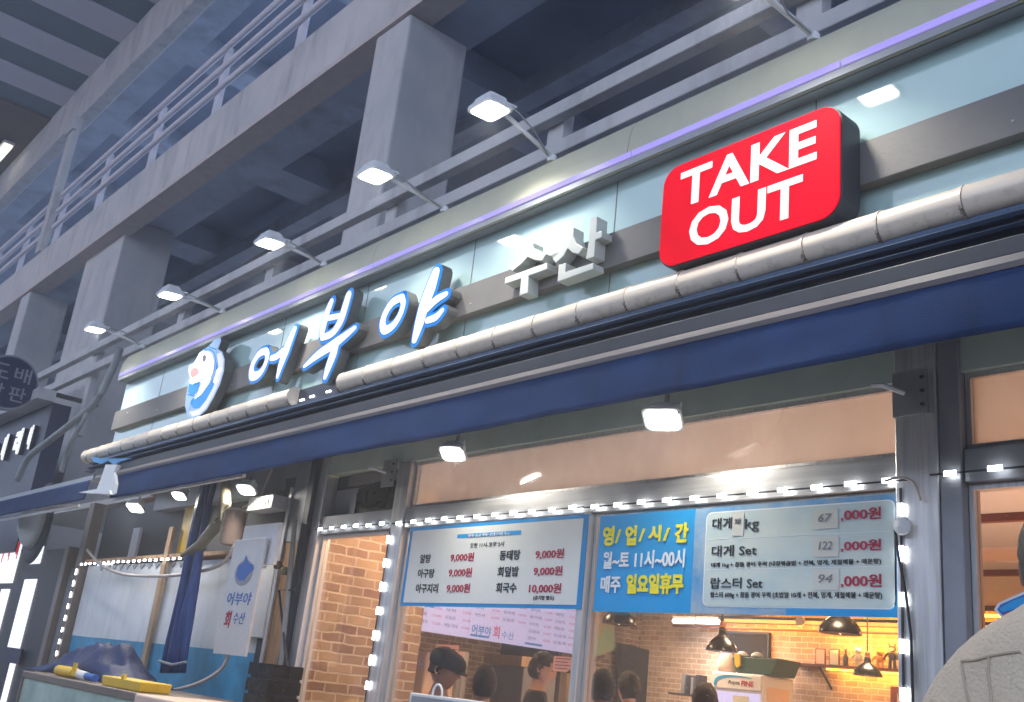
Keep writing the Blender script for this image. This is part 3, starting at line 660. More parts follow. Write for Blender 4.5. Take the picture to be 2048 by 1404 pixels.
def brush_letter(strokes, s, ox, oy, lab, bd=0.024):
    strokes = [(p, [r * 1.6 + 1.0 for r in rs]) for p, rs in strokes]
    S = []
    for pts, rs in strokes:
        W = xz(pts, YL, s, ox, oy); out = []
        for (a, b), (u, v) in zip(pts, W): out.append((u, v))
        # local scale: metres per crop unit, vertical
        zsc = abs(xz([pts[0]], YL, s, ox, oy)[0][1] - xz([(pts[0][0], pts[0][1] + 10)], YL, s, ox, oy)[0][1]) / 10
        S.append((out, [r * zsc for r in rs]))
    cx = np.mean([p[0] for o, _ in S for p in o]); cz = min(p[1] for o, _ in S for p in o)
    T = empty('sign_letter', (cx, -0.66, cz), lab, 'sign letter', 'blue edged white brush letters on the sign')
    a = MB(); b = MB(); c = MB()
    for k, (o, rs) in enumerate(S):
        e = 0.0006 * k
        stroke(a, o, [r + bd + 0.002 for r in rs], YL + 0.003 + e, -0.661)
        stroke(b, o, [r + bd for r in rs], YL - e, YL + 0.0028 + e)
        stroke(c, o, rs, YL - 0.008 - e, YL - 0.004)
    a.build('letter_return', 'letterside', T); b.build('letter_border', 'blueglow', T); c.build('letter_face', 'signwhite', T)
ring1 = [(990, 318), (925, 345), (868, 425), (840, 510), (850, 575), (905, 565), (955, 510), (990, 430), (1003, 365), (990, 318)]
brush_letter([(ring1, [20, 22, 22, 24, 28, 24, 20, 18, 20, 20]), ([(1045, 393), (1100, 375), (1160, 325)], [16, 20, 22]),
              ([(1285, 98), (1240, 200), (1190, 330), (1140, 470), (1108, 585)], [18, 30, 36, 26, 10])], 5.12, 340, 640, 'first white brush letter 어 with blue edge, beside the fish emblem')
brush_letter([([(187, 452), (160, 520), (142, 590), (132, 640)], [12, 17, 16, 12]), ([(287, 415), (265, 490), (240, 565), (195, 632), (135, 660)], [16, 18, 17, 13, 10]),
              ([(175, 545), (240, 532)], [9, 9]),
              ([(30, 828), (110, 760), (215, 690), (325, 603)], [5, 14, 17, 7]), ([(218, 690), (198, 760), (172, 830), (152, 890)], [15, 20, 17, 9])], 2.924, 600, 450,
             'middle white brush letter 부 with blue edge, tallest stem reaching the tube light')
ring2 = [(600, 425), (545, 455), (505, 515), (487, 575), (500, 615), (548, 590), (588, 530), (608, 465), (600, 425)]
brush_letter([(ring2, [12, 14, 14, 14, 15, 13, 12, 11, 12]), ([(798, 282), (768, 370), (732, 470), (702, 580), (675, 672)], [19, 27, 26, 23, 12]),
              ([(750, 490), (800, 440), (860, 405)], [12, 13, 8]), ([(750, 560), (800, 540), (838, 500)], [10, 12, 7])], 2.924, 600, 450,
             'last white brush letter 야 with blue edge, right before the grey block letters')
def block_letter(polys, lab):
    P = [xz(p, YL, 6.38, 1000, 400) for p in polys]; cx = np.mean([a for p in P for a, _ in p]); cz = min(b for p in P for _, b in p)
    T = empty('sign_letter', (cx, -0.66, cz), lab, 'sign letter', 'pale grey block letters on the sign')
    for p in P: MB().prism(p, YL, -0.661).build('letter_stroke', 'letter3', T, bevel=0.003)
block_letter([[(335, 575), (425, 540), (420, 600), (442, 650), (490, 678), (590, 685), (535, 775), (440, 765), (350, 725), (280, 805), (155, 910), (115, 855), (250, 750), (310, 680), (330, 620)],
              [(65, 990), (600, 795), (600, 880), (362, 968), (350, 1185), (243, 1222), (268, 1003), (58, 1072)]], 'pale grey block letter 수 on the grey band')
block_letter([[(850, 375), (940, 345), (935, 460), (975, 555), (1060, 605), (1000, 690), (920, 670), (862, 615), (810, 710), (712, 805), (665, 750), (760, 660), (820, 570), (845, 470)],
              [(1150, 235), (1240, 208), (1228, 412), (1300, 390), (1295, 475), (1215, 510), (1200, 720), (1095, 755), (1130, 520)],
              [(748, 828), (840, 800), (832, 918), (1190, 800), (1188, 880), (730, 1045)]], 'pale grey block letter 산 left of the red take out sign')

# ---- fish emblem
FE = lambda pts, Y: xz(pts, Y, 5.12, 340, 640)
plate = [(515, 178), (522, 215), (490, 298), (535, 330), (558, 400), (552, 520), (510, 660), (445, 795), (375, 915), (300, 985), (228, 1008), (178, 970), (155, 890), (160, 800), (180, 700), (195, 640), (205, 590), (188, 520), (190, 470), (230, 445), (262, 410), (300, 335), (350, 300), (395, 272), (450, 205)]
T = empty('fish_emblem_sign', (FE([(350, 600)], YL)[0][0], -0.66, FE([(228, 1008)], YL)[0][1]), 'illuminated leaping fish emblem on a round blue plate at the left of the sign', 'sign')
MB().prism(FE(plate, YL), YL, -0.661).build('return_box', 'letterside', T)
def lay(pts, m, k, name): MB().prism(FE(pts, YL - 0.002 * k), YL - 0.002 * k, YL - 0.002 * k + 0.0018).build(name, m, T)
lay(plate, 'sky1', 1, 'backing_plate')
lay([(520, 330), (545, 400), (538, 520), (498, 650), (435, 785), (365, 905), (295, 970), (230, 990), (195, 940), (230, 935), (300, 910), (370, 820), (440, 690), (485, 560), (490, 440), (480, 350)], 'palewhite', 2, 'white_rim')
lay([(480, 400), (492, 470), (478, 580), (432, 700), (365, 820), (300, 900), (240, 905), (205, 850), (250, 760), (380, 640), (440, 500)], 'water1', 3, 'water')
lay([(300, 340), (350, 305), (420, 300), (460, 340), (468, 430), (440, 560), (390, 660), (320, 760), (250, 812), (240, 790), (290, 720), (320, 650), (300, 640), (230, 668), (195, 640), (210, 590), (190, 520), (200, 465), (245, 445)], 'signwhite', 4, 'fish_belly')
lay([(350, 305), (400, 275), (450, 205), (512, 182), (515, 215), (478, 300), (470, 330), (480, 420), (455, 560), (400, 665), (392, 655), (440, 550), (452, 430), (430, 350), (395, 322), (330, 325)], 'sky1', 5, 'fish_back')
lay([(215, 510), (250, 485), (290, 500), (295, 540), (262, 570), (225, 590), (205, 550)], 'pinkglow', 5, 'fish_mouth')
lay([(335, 370), (352, 352), (368, 372), (362, 410), (342, 432), (333, 400)], 'menuink', 6, 'fish_eye')
lay([(175, 760), (215, 770), (250, 775), (235, 800), (212, 830), (205, 880), (190, 925), (172, 880), (165, 820)], 'sky1', 6, 'fish_tail')
lay([(195, 655), (245, 660), (300, 640), (285, 700), (240, 760), (215, 765), (185, 740)], 'water1', 5, 'fish_fin')
lay([(495, 490), (525, 488), (528, 520), (500, 545), (480, 590), (490, 620), (465, 655), (440, 640), (450, 590), (465, 560), (470, 520)], 'signwhite', 5, 'splash')
for pts in ([(352, 300), (400, 300), (445, 330), (462, 400), (452, 500), (420, 590)], [(395, 270), (425, 285), (470, 300)], [(240, 655), (300, 635), (330, 600)], [(180, 762), (215, 770), (250, 778)], [(290, 720), (250, 800)]):
    mb = MB(); W = FE(pts, YL - 0.015); stroke(mb, W, [0.005] * len(W), YL - 0.015, YL - 0.0135); mb.build('outline', 'blueglow', T)

# ---- TAKE OUT box sign
YT = -0.80
bl = onY(1316, 541, YT); tr = onY(1682, 200, YT); tl = onY(1331, 300, YT)
x0, x1, z0, z1 = bl[0], tr[0], bl[2], (tr[2] + 0.0)
T = empty('take_out_sign', ((x0 + x1) / 2, -0.66, z0), 'glowing red rounded box sign reading TAKE OUT in white', 'sign')
MB().prism(rrect(x0 - 0.004, x1 + 0.004, z0 - 0.004, z1 + 0.004, 0.10, 8), YT + 0.006, -0.661).build('box', 'dark', T, bevel=0.004)
MB().prism(rrect(x0 + 0.004, x1 - 0.004, z0 + 0.004, z1 - 0.004, 0.092, 8), YT - 0.004, YT + 0.005).build('face', 'signred', T)
crop_text('TAKE', (157, 1127), (903, 646), YT - 0.006, 'signwhite', T, 2.7, 1300, 0, bold=0.022)
crop_text('OUT', (207, 1352), (826, 938), YT - 0.006, 'signwhite', T, 2.7, 1300, 0, bold=0.022)

# ================================================================ LED STRIPS (white)
def led_strip(x0, x1, z, Y, n, lab, vertical=False, zb=0, dark=True):
    S = empty('led_strip', ((x0 + x1) / 2, Y, z), lab, 'led strip', 'white led strips around the windows')
    if not vertical:
        bx('carrier', 'dark', S, x0, x1, Y, Y + 0.004, z - 0.004, z + 0.004)
        for k in range(n):
            x = x0 + (x1 - x0) * (k + 0.5) / n + random.uniform(-.004, .004); w_ = random.uniform(0.024, 0.030)
            zz = z + random.uniform(-0.003, 0.003); bx('led', 'led', S, x - w_, x + w_, Y - 0.006, Y - 0.0005, zz - 0.010, zz + 0.010)
    else:
        bx('carrier', 'dark', S, x0 - 0.005, x0 + 0.005, Y, Y + 0.004, zb, z)
        for k in range(n):
            zz = zb + (z - zb) * (k + 0.5) / n; h = random.uniform(0.024, 0.032); bx('led', 'led', S, x0 - 0.011, x0 + 0.011, Y - 0.006, Y - 0.0005, zz - h, zz + h)
    return S
led_strip(-7.09, -6.06, 2.535, -0.06, 6, 'row of white leds over the brick filled side window')
led_strip(-6.02, -4.1, 2.53, -0.06, 11, 'row of white leds over the lunch menu board')
led_strip(-4.1, -2.16, 2.525, -0.062, 11, 'row of white leds over the crab price board')
led_strip(-2.06, 3.0, 2.535, -0.07, 28, 'row of white leds crossing above the right door pane')
led_strip(-6.035, 0, 2.50, -0.06, 8, 'upright run of leds on the steel post left of the menu board', True, 1.2)
led_strip(-2.19, 0, 2.49, -0.07, 7, 'upright run of leds down the bright steel post right of the price board', True, 1.2)
led_strip(-12.45, -9.5, 2.37, -0.06, 20, 'row of white leds over the blue mural at left')
led_strip(-12.5, 0, 2.35, -0.06, 8, 'upright run of leds at the left edge of the blue mural', True, 1.3)

# ================================================================ MENU BOARDS
YS = -0.05
def cs(p, s, ox, oy, Y=YS): q = onY(ox + p[0] / s, oy + p[1] / s, Y); return q[0], q[2]
T = empty('lunch_menu_board', (-5.0, YS, 2.0), 'white lunch menu board with blue border and crimson prices on the left window', 'menu board')
a = cs((60, 795), 3.161, 780, 960); b = cs((1255, 215), 3.161, 780, 960)
bx0, bx1 = a[0] + 0.005, b[0]; z0, z1 = a[1], b[1]
bx('backing', 'bluegr', T, bx0, bx1, YS, YS + 0.006, z0, z1)
bx('panel', 'signw', T, bx0 + 0.035, bx1 - 0.035, YS - 0.002, YS - 0.0005, z0 + 0.022, z1 - 0.022)
K = dict(s=3.161, ox=780, oy=960)
a = cs((427, 369), **K); b = cs((832, 318), **K); bx('title_bar', 'cyanp', T, a[0], b[0], YS - 0.004, YS - 0.0025, a[1], b[1])
crop_text('점심특선메뉴', (490, 362), (765, 326), YS - 0.005, 'inkwhite', T, name='title', bold=0.01, **K)
crop_text('오전 11시-오후 2시', (505, 430), (722, 387), YS - 0.003, 'ink', T, **K)
for s_, p0, p1, m_, bo in (('알탕', (188, 527), (262, 468), 'ink', .02), ('아구탕', (173, 620), (285, 560), 'ink', .02), ('아구지리', (160, 715), (308, 655), 'ink', .02),
                       ('동태탕', (690, 508), (827, 440), 'ink', .02), ('회덮밥', (677, 612), (817, 545), 'ink', .02), ('회국수', (667, 714), (803, 648), 'ink', .02),
                       ('9,000원', (380, 520), (535, 457), 'inkred', .02), ('9,000원', (368, 617), (522, 554), 'inkred', .02), ('9,000원', (355, 717), (510, 654), 'inkred', .02),
                       ('9,000원', (917, 504), (1103, 432), 'inkred', .02), ('9,000원', (905, 610), (1093, 542), 'inkred', .02), ('10,000원', (876, 720), (1085, 652), 'inkred', .02),
                       ('(공기밥 별도)', (905, 762), (1038, 731), 'ink', .01)):
    crop_text(s_, p0, p1, YS - 0.003, m_, T, bold=bo, **K)
K = dict(s=2.926, ox=1160, oy=960)
T = empty('crab_price_board', (-3.1, YS, 2.0), 'blue and pale board with opening hours in yellow and crab set prices in crimson', 'menu board')
a = cs((75, 768), **K); b = cs((1905, 75), **K); bx0, bx1, z0, z1 = a[0], b[0] - 0.005, a[1], b[1]
xm = cs((660, 480), **K)[0]
bx('hours_panel', 'cyanp', T, bx0, xm, YS, YS + 0.006, z0, z1)
o = bx('price_panel', mat('mottled_blue_white_print', (0.02, 0.30, 0.68), 0.3, var=0.1, scale=3.2, col2=(0.55, 0.60, 0.58)), T, xm + 0.001, bx1, YS, YS + 0.006, z0, z1)
a = cs((722, 735), **K); b = cs((1838, 120), **K)
MB().prism(rrect(a[0] - 0.006, b[0] + 0.006, a[1] - 0.006, b[1] + 0.006, 0.035), YS - 0.0015, YS - 0.0005).build('panel_outline', 'inkwhite', T)
MB().prism(rrect(a[0], b[0], a[1], b[1], 0.03), YS - 0.003, YS - 0.0016).build('inner_panel', 'signp', T)
bx('blue_edge', 'cyanp', T, bx1 - 0.05, bx1, YS - 0.0015, YS - 0.0002, z0, z1 - 0.12); bx('blue_edge', 'cyanp', T, xm + 0.55, bx1 - 0.051, YS - 0.0014, YS - 0.0003, z0, z0 + 0.045)
for yy in (330, 520):
    c0 = cs((740, yy + 4), **K); c1 = cs((1820, yy - 12), **K); bx('divider_line', 'inkwhite', T, c0[0], c1[0], YS - 0.0038, YS - 0.0031, (c0[1] + c1[1]) / 2 - 0.0012, (c0[1] + c1[1]) / 2 + 0.0012)
Yt = YS - 0.0045
for s_, p0, p1, m_, bo in (('영', (130, 388), (205, 268), 'inkyel', .045), ('/', (205, 370), (243, 288), 'inkyel', .03), ('업', (262, 385), (335, 265), 'inkyel', .045), ('/', (342, 362), (382, 285), 'inkyel', .03),
                       ('시', (398, 362), (478, 262), 'inkyel', .045), ('/', (485, 358), (528, 280), 'inkyel', .03), ('간', (553, 368), (637, 247), 'inkyel', .045),
                       ('월~토 11시~00시', (130, 522), (617, 402), 'inkwhite', .03), ('매주', (118, 660), (242, 560), 'inkwhite', .035), ('일요일휴무', (268, 667), (610, 545), 'inkyel', .05),
                       ('대게', (775, 290), (893, 217), 'ink', .012), ('kg', (965, 306), (1048, 222), 'ink', .0), ('대게 Set', (770, 450), (1034, 374), 'ink', .01),
                       ('대게 1kg + 참돔 광어 우럭 (내장볶음밥 + 전복, 멍게, 제철해물 + 매운탕)', (768, 516), (1762, 458), 'ink', .01),
                       ('랍스터 Set', (763, 637), (1070, 569), 'ink', .01), ('랍스터 600g + 참돔 광어 우럭 (초밥알 10개 + 전복, 멍게, 제철해물 + 매운탕)', (763, 693), (1768, 655), 'ink', .01),
                       (',000원', (1527, 245), (1762, 155), 'inkred', .02), (',000원', (1527, 422), (1762, 343), 'inkred', .02), (',000원', (1527, 632), (1765, 549), 'inkred', .02)):
    crop_text(s_, p0, p1, Yt if bo != .045 else Yt, m_, T, bold=bo, **K)
for p0, p1, tx in (((893, 330), (965, 190), '900'), ((1367, 290), (1513, 165), '67'), ((1367, 452), (1518, 328), '122'), ((1367, 645), (1520, 522), '94')):
    a = cs(p0, **K); b = cs(p1, **K); pp = bx('price_sticker', 'paper', T, a[0], b[0], YS - 0.006, YS - 0.0047, a[1], b[1])
    w_ = b[0] - a[0]; h_ = b[1] - a[1]
    text(tx, a[0] + w_ * .22, a[1] + h_ * (.35 if tx != '900' else .5), b[0] - w_ * .25, b[1] - h_ * .25, YS - 0.0065, 'inkgrey', pp, name='handwriting', shear=0.2)
MB().tube([onY(1790, 1060, -0.07), onY(1797, 1110, -0.08), onY(1812, 1190, -0.075), onY(1822, 1270, -0.075), onY(1826, 1404, -0.075)], 0.006).build('hanging_cord', 'blackc', T)
q = onY(1806, 1052, -0.08)
tp = MB().lathe((q[0], -0.085, q[2]), [(0.01, -0.02), (0.035, -0.01), (0.04, 0.0)], 14, 'y').build('tape_patch', 'white', None, origin=tuple(q)); tag(tp, 'round white suction cup holding a cord beside the price board', 'suction cup')

# ================================================================ INTERIOR THINGS
def at_depth(px, py, d):
    v = AX @ np.array([(px - 1024) / F_PX * d, (py - 702) / F_PX * d, d]); return CAM + v
def pendant(px, py, d, r, lab):
    q = at_depth(px, py, d); T = empty('pendant_lamp', (q[0], q[1], q[2]), lab, 'pendant lamp', 'black dome pendant lamps')
    MB().lathe(q, [(r, 0), (r * 1.0, 0.01), (r * 0.93, 0.045), (r * 0.75, 0.085), (r * 0.45, 0.12), (r * 0.24, 0.145), (r * 0.22, 0.20), (r * 0.10, 0.215), (r * 0.10, 0.24), (0.01, 0.25)], 32).build('shade', 'black', T, smooth='edge')
    MB().lathe((q[0], q[1], q[2] + 0.205), [(0.03, 0), (0.028, 0.05), (0.012, 0.06)], 14).build('neck', 'copper', T)
    MB().tube([(q[0], q[1], q[2] + 0.25), (q[0], q[1], 3.117)], 0.007, 6).build('cord', 'blackc', T)
    MB().lathe((q[0], q[1], q[2] + 0.03), [(0.01, -0.03), (0.035, -0.01), (0.03, 0.03), (0.01, 0.05)], 12).build('bulb', 'bulb', T, smooth=True)
pendant(1238, 1249, 9.0, 0.155, 'black dome pendant lamp by the orange mural, left of the others')
pendant(1443, 1303, 9.0, 0.14, 'black and copper pendant lamp hanging before the dark wall panel')
pendant(1680, 1268, 7.2, 0.15, 'largest pendant lamp, close under the price board, speckled by the wet glass')
pendant(1735, 1352, 11.5, 0.165, 'pendant lamp hanging lowest, under the lit shelf')
# fluorescent fixture
for i, (pa, pb) in enumerate((((1347, 1242), (1388, 1243)), ((1394, 1243), (1438, 1245)))):
    a = onY(*pa, 8.3); b = onY(*pb, 8.3); T = empty('tube_lamp', a, ('left' if i == 0 else 'right') + ' one of two white tube lamps high on the far brick wall', 'tube lamp', 'white tube lamps')
    MB().tube([a, (b[0], b[1], a[2])], 0.03, 10).build('tube', 'fluor', T); bx('base', 'white', T, a[0], b[0], 8.27, 8.33, a[2] + 0.035, a[2] + 0.07)
area('tube_lamp_light', tuple(onY(1390, 1250, 8.2)), 0.9, 22, (0.9, 0.93, 1.0), (0.3, 0.2, -1), 0.1)
# fridge
fx0, fx1 = -9.58, -8.72
T = empty('drinks_fridge', ((fx0 + fx1) / 2, 8.0, 0.03), 'white drinks fridge with printed header under the pendant lamp', 'fridge')
bx('body', 'white', T, fx0, fx1, 8.0, 8.7, 0.05, 2.1, bevel=0.015); bx('header_panel', 'white', T, fx0 + 0.01, fx1 - 0.01, 7.97, 7.998, 1.88, 2.08, bevel=0.01)
dr = bx('door', 'menuglow', T, fx0 + 0.05, fx1 - 0.03, 7.975, 7.998, 0.3, 1.84, bevel=0.005); bx('handle', 'greysteel', dr, fx0 + 0.06, fx0 + 0.09, 7.94, 7.974, 0.8, 1.4)
text('Aqua', fx0 + 0.30, 1.93, fx0 + 0.50, 2.0, 7.968, 'ink', T); text('FINE', fx0 + 0.53, 1.93, fx0 + 0.73, 2.0, 7.968, 'inkred', T, bold=0.03)
W = [(fx0 + 0.08, 1.93), (fx0 + 0.11, 2.0), (fx0 + 0.25, 2.045), (fx0 + 0.45, 2.055), (fx0 + 0.70, 2.04)]
mb = MB(); stroke(mb, W, [0.022, 0.02, 0.014, 0.008, 0.003], 7.962, 7.968); mb.build('swoosh', 'cyanp', T)
bx('price_paper', 'paper', T, fx0 + 0.40, fx0 + 0.66, 7.965, 7.974, 1.45, 1.80)
bx('vent_grille', 'pinkbox', T, fx1, fx1 + 0.004, 8.1, 8.6, 1.75, 1.95)
T = empty('green_basin', (-8.95, 8.2, 2.11), 'dark green plastic basin on top of the fridge with cloths over its rim', 'basin')
MB().prism([(-9.22, 2.105), (-8.62, 2.105), (-8.52, 2.33), (-9.30, 2.33)], 8.05, 8.6).build('tub', 'green', T, bevel=0.02)
for xx, mm in ((-9.2, 'white'), (-8.95, 'paper')):
    MB().lathe((xx + .05, 8.1, 2.335), [(0.10, 0), (0.09, 0.03), (0.05, 0.06), (0.01, 0.07)], 14, sy=0.6).build('cloth', mm, T, smooth=True)
MB().prism([(-9.22, 2.36), (-9.13, 2.36), (-9.12, 2.2), (-9.17, 2.17), (-9.21, 2.21)], 8.01, 8.04).build('hanging_cloth', 'yellow', T)
q = MB().lathe((-9.48, 8.2, 2.105), [(0.13, 0), (0.16, 0.08), (0.15, 0.18), (0.10, 0.25), (0.03, 0.28)], 16, sy=0.7).build('plastic_bag', 'pinkbox', None, smooth=True, origin=(-9.48, 8.2, 2.105)); tag(q, 'bulging translucent plastic bag on the fridge left of the green basin', 'bag')
# back wall things
a = onY(1452, 1262, 8.99); b = onY(1541, 1322, 8.99)
T = empty('wall_screen', (a[0], 8.97, b[2]), 'dark grey blank screen panel on the far brick wall', 'screen')
bx('frame', 'dark', T, a[0], b[0], 8.93, 8.995, b[2], a[2]); bx('display', 'blackcloth', T, a[0] + 0.03, b[0] - 0.03, 8.922, 8.929, b[2] + 0.03, a[2] - 0.03)
T = empty('ceiling_duct', (-9, 8.8, 2.9), 'dark square duct running along the top of the far brick wall', 'duct')
a = onY(1440, 1250, 8.8); b = onY(1860, 1262, 8.8); bx('duct', 'dark', T, a[0], -4.6, 8.74, 8.86, 2.86, 2.95); MB().tube([(-11, 8.75, 2.78), (-4.6, 8.75, 2.78)], 0.02).build('conduit', 'redwood', T)
MB().lathe((onY(1600, 1253, 8.7)[0], 8.72, 2.9), [(0.07, 0), (0.07, -0.03), (0.045, -0.03)], 16, 'y').build('round_cap', 'pinkbox', T)
sx0, sx1 = onY(1572, 1320, 8.7)[0], -5.6; sz = float(onY(1660, 1330, 8.7)[2])
T = empty('wall_shelf', ((sx0 + sx1) / 2, 8.85, sz), 'dark wall shelf with amber light beneath, lined with small figurines', 'shelf')
bx('board', 'redwood', T, sx0, sx1, 8.66, 8.998, sz - 0.03, sz); bx('light_strip', 'warmled', T, sx0 + 0.5, sx1, 8.93, 8.96, sz - 0.05, sz - 0.032)
for xx in (sx0 + 0.55, sx0 + 1.9, sx0 + 2.6): MB().tube([(xx, 8.70, sz - 0.035), (xx, 8.97, sz - 0.28), (xx, 8.985, sz - 0.3)], 0.018, 6).build('bracket', 'dark', T)
area('shelf_lamp', ((sx0 + sx1) / 2 + .4, 8.86, sz - 0.06), sx1 - sx0 - 0.6, 14, (1.0, 0.42, 0.06), (0, 0.5, -1), 0.05)
area('shelf_lamp_up', ((sx0 + sx1) / 2 + .4, 8.75, sz + 0.25), sx1 - sx0 - 0.6, 22, (1.0, 0.42, 0.06), (0, 0.9, 0.3), 0.05)
figs = [('framed_card', 0.50, 'pinkbox', 'pale framed card at the left end of the lit shelf'), ('framed_card', 0.72, 'paper', 'second pale card on the lit shelf'), ('bottle', 0.90, 'dark', 'dark bottle on the shelf left of the bear'),
        ('bear_figurine', 1.10, 'paper', 'white bear figurine on the shelf'), ('robot_figurine', 1.42, 'orange', 'orange robot figurine on the shelf'), ('robot_figurine', 1.60, 'dark', 'tall dark robot figurine in the middle of the shelf'),
        ('robot_figurine', 1.85, 'copper', 'copper coloured robot figurine on the shelf'), ('robot_figurine', 2.25, 'greysteel', 'grey horned figurine standing alone toward the right of the shelf'), ('ornament', 2.9, 'greysteel', 'grey cone ornament at the right end of the shelf')]
for nm, dx, mm, lab in figs:
    x = sx0 + dx * 0.98; T = empty(nm, (x, 8.8, sz), lab, nm.split('_')[-1], 'ornaments on the wall shelf'); z = sz
    if 'card' in nm: bx('frame', 'redwood', T, x - 0.08, x + 0.08, 8.80, 8.815, z, z + 0.22); bx('print', mm, T, x - 0.065, x + 0.065, 8.796, 8.799, z + 0.015, z + 0.205)
    elif nm == 'bottle': MB().lathe((x, 8.8, z), [(0.035, 0), (0.037, 0.12), (0.015, 0.16), (0.014, 0.21)], 12).build('glass_body', mm, T, smooth='edge'); MB().lathe((x, 8.8, z + .21), [(0.017, 0), (0.017, 0.02)], 10).build('cap', 'inkred', T)
    elif nm == 'ornament': MB().lathe((x, 8.8, z), [(0.14, 0), (0.12, 0.03), (0.05, 0.12), (0.02, 0.28), (0.005, 0.32)], 16).build('cone', mm, T, smooth='edge')
    else:
        h = {'paper': 0.24, 'dark': 0.30}.get(mm, 0.22)
        bd = MB()
        for s_ in (-1, 1): bd.tube([(x + s_ * 0.035, 8.8, z), (x + s_ * 0.03, 8.8, z + h * 0.4)], [0.024, 0.02], 8); bd.tube([(x + s_ * 0.04, 8.8, z + h * 0.7), (x + s_ * 0.085, 8.78, z + h * 0.55), (x + s_ * 0.09, 8.75, z + h * 0.40)], [0.02, 0.016, 0.012], 8)
        bd.lathe((x, 8.8, z + h * 0.36), [(0.035, 0), (0.05, h * 0.15), (0.045, h * 0.32), (0.02, h * 0.4)], 12); bd.build('body', mm, T, smooth='edge')
        MB().lathe((x, 8.8, z + h * 0.72), [(0.02, 0), (0.045, 0.02), (0.048, 0.05), (0.03, 0.075), (0.008, 0.08)], 12).build('head', mm, T, smooth=True)
        for s_ in (-1, 1): MB().tube([(x + s_ * 0.03, 8.8, z + h * 0.72 + 0.06), (x + s_ * 0.05, 8.8, z + h * 0.72 + 0.105)], [0.014, 0.006], 8).build('ear', mm, T)
# door at the back right
a = onY(1795, 1362, 8.97)
T = empty('inner_door', (a[0] + 0.4, 8.97, 0.03), 'pale inner door with reddish frame below the right end of the shelf', 'door')
bx('frame', 'redwood', T, a[0] - 0.08, a[0], 8.93, 8.996, 0.03, 2.12); bx('frame', 'redwood', T, a[0] + 0.001, a[0] + 1.0, 8.93, 8.996, 2.05, 2.12); bx('leaf', 'pinkbox', T, a[0] + 0.001, a[0] + 1.0, 8.95, 8.99, 0.03, 2.048)
# side wall things (plane X = -11.9)
def sidequad(name, m, pts, lab, cat, X=-11.88, th=0.03):
    P = [onX(px, py, X) for px, py in pts]; 
    vs = [(X, p[1], p[2]) for p in P] + [(X - th, p[1], p[2]) for p in P]; n = len(P)
    fs = [tuple(range(n)), tuple(reversed(range(n, 2 * n)))] + [(i, i + n, (i + 1) % n + n, (i + 1) % n) for i in range(n)]
    o = MB().add(vs, fs).build(name, m, None, origin=(X, float(min(p[1] for p in P)), float(min(p[2] for p in P)))); tag(o, lab, cat); return o
sidequad('hanging_cloth', 'blackcloth', [(1236, 1286), (1262, 1290), (1283, 1297), (1325, 1305), (1322, 1500), (1232, 1500)], 'black cloth pinned over the side brick wall between the two groups of diners', 'cloth', -11.7)
mur = mat('orange_green_mural', (0.75, 0.30, 0.08), 0.6, var=0.2, scale=1.6, col2=(0.16, 0.38, 0.25))
sidequad('wall_mural', mur, [(1150, 1200), (1232, 1215), (1228, 1300), (1150, 1330)], 'orange and green painted mural left of the first pendant lamp', 'mural', -11.6)
q = onX(1338, 1295, -11.4); T = empty('wall_speaker', q, 'reddish box loudspeaker with black grille high in the brick corner', 'speaker')
bx('cabinet', 'redwood', T, q[0] - 0.14, q[0] + 0.14, q[1], q[1] + 0.25, q[2] - 0.16, q[2] + 0.16, bevel=0.01); bx('grille', 'dark', T, q[0] - 0.02, q[0] + 0.13, q[1] - 0.015, q[1] - 0.001, q[2] - 0.14, q[2] + 0.14)
T = empty('bottle_rack', onY(1380, 1400, 8.3), 'dark shelf of upright knives and folders on the far wall', 'rack')
q = onY(1345, 1385, 8.3); bx('board', 'dark', T, q[0], q[0] + 0.6, 8.2, 8.5, q[2] - 0.03, q[2])
for k in range(4): bx('folder', 'dark' if k % 2 else 'greysteel', T, q[0] + 0.2 + k * 0.09, q[0] + 0.25 + k * 0.09, 8.25, 8.45, q[2], q[2] + 0.28 - 0.02 * (k % 3))
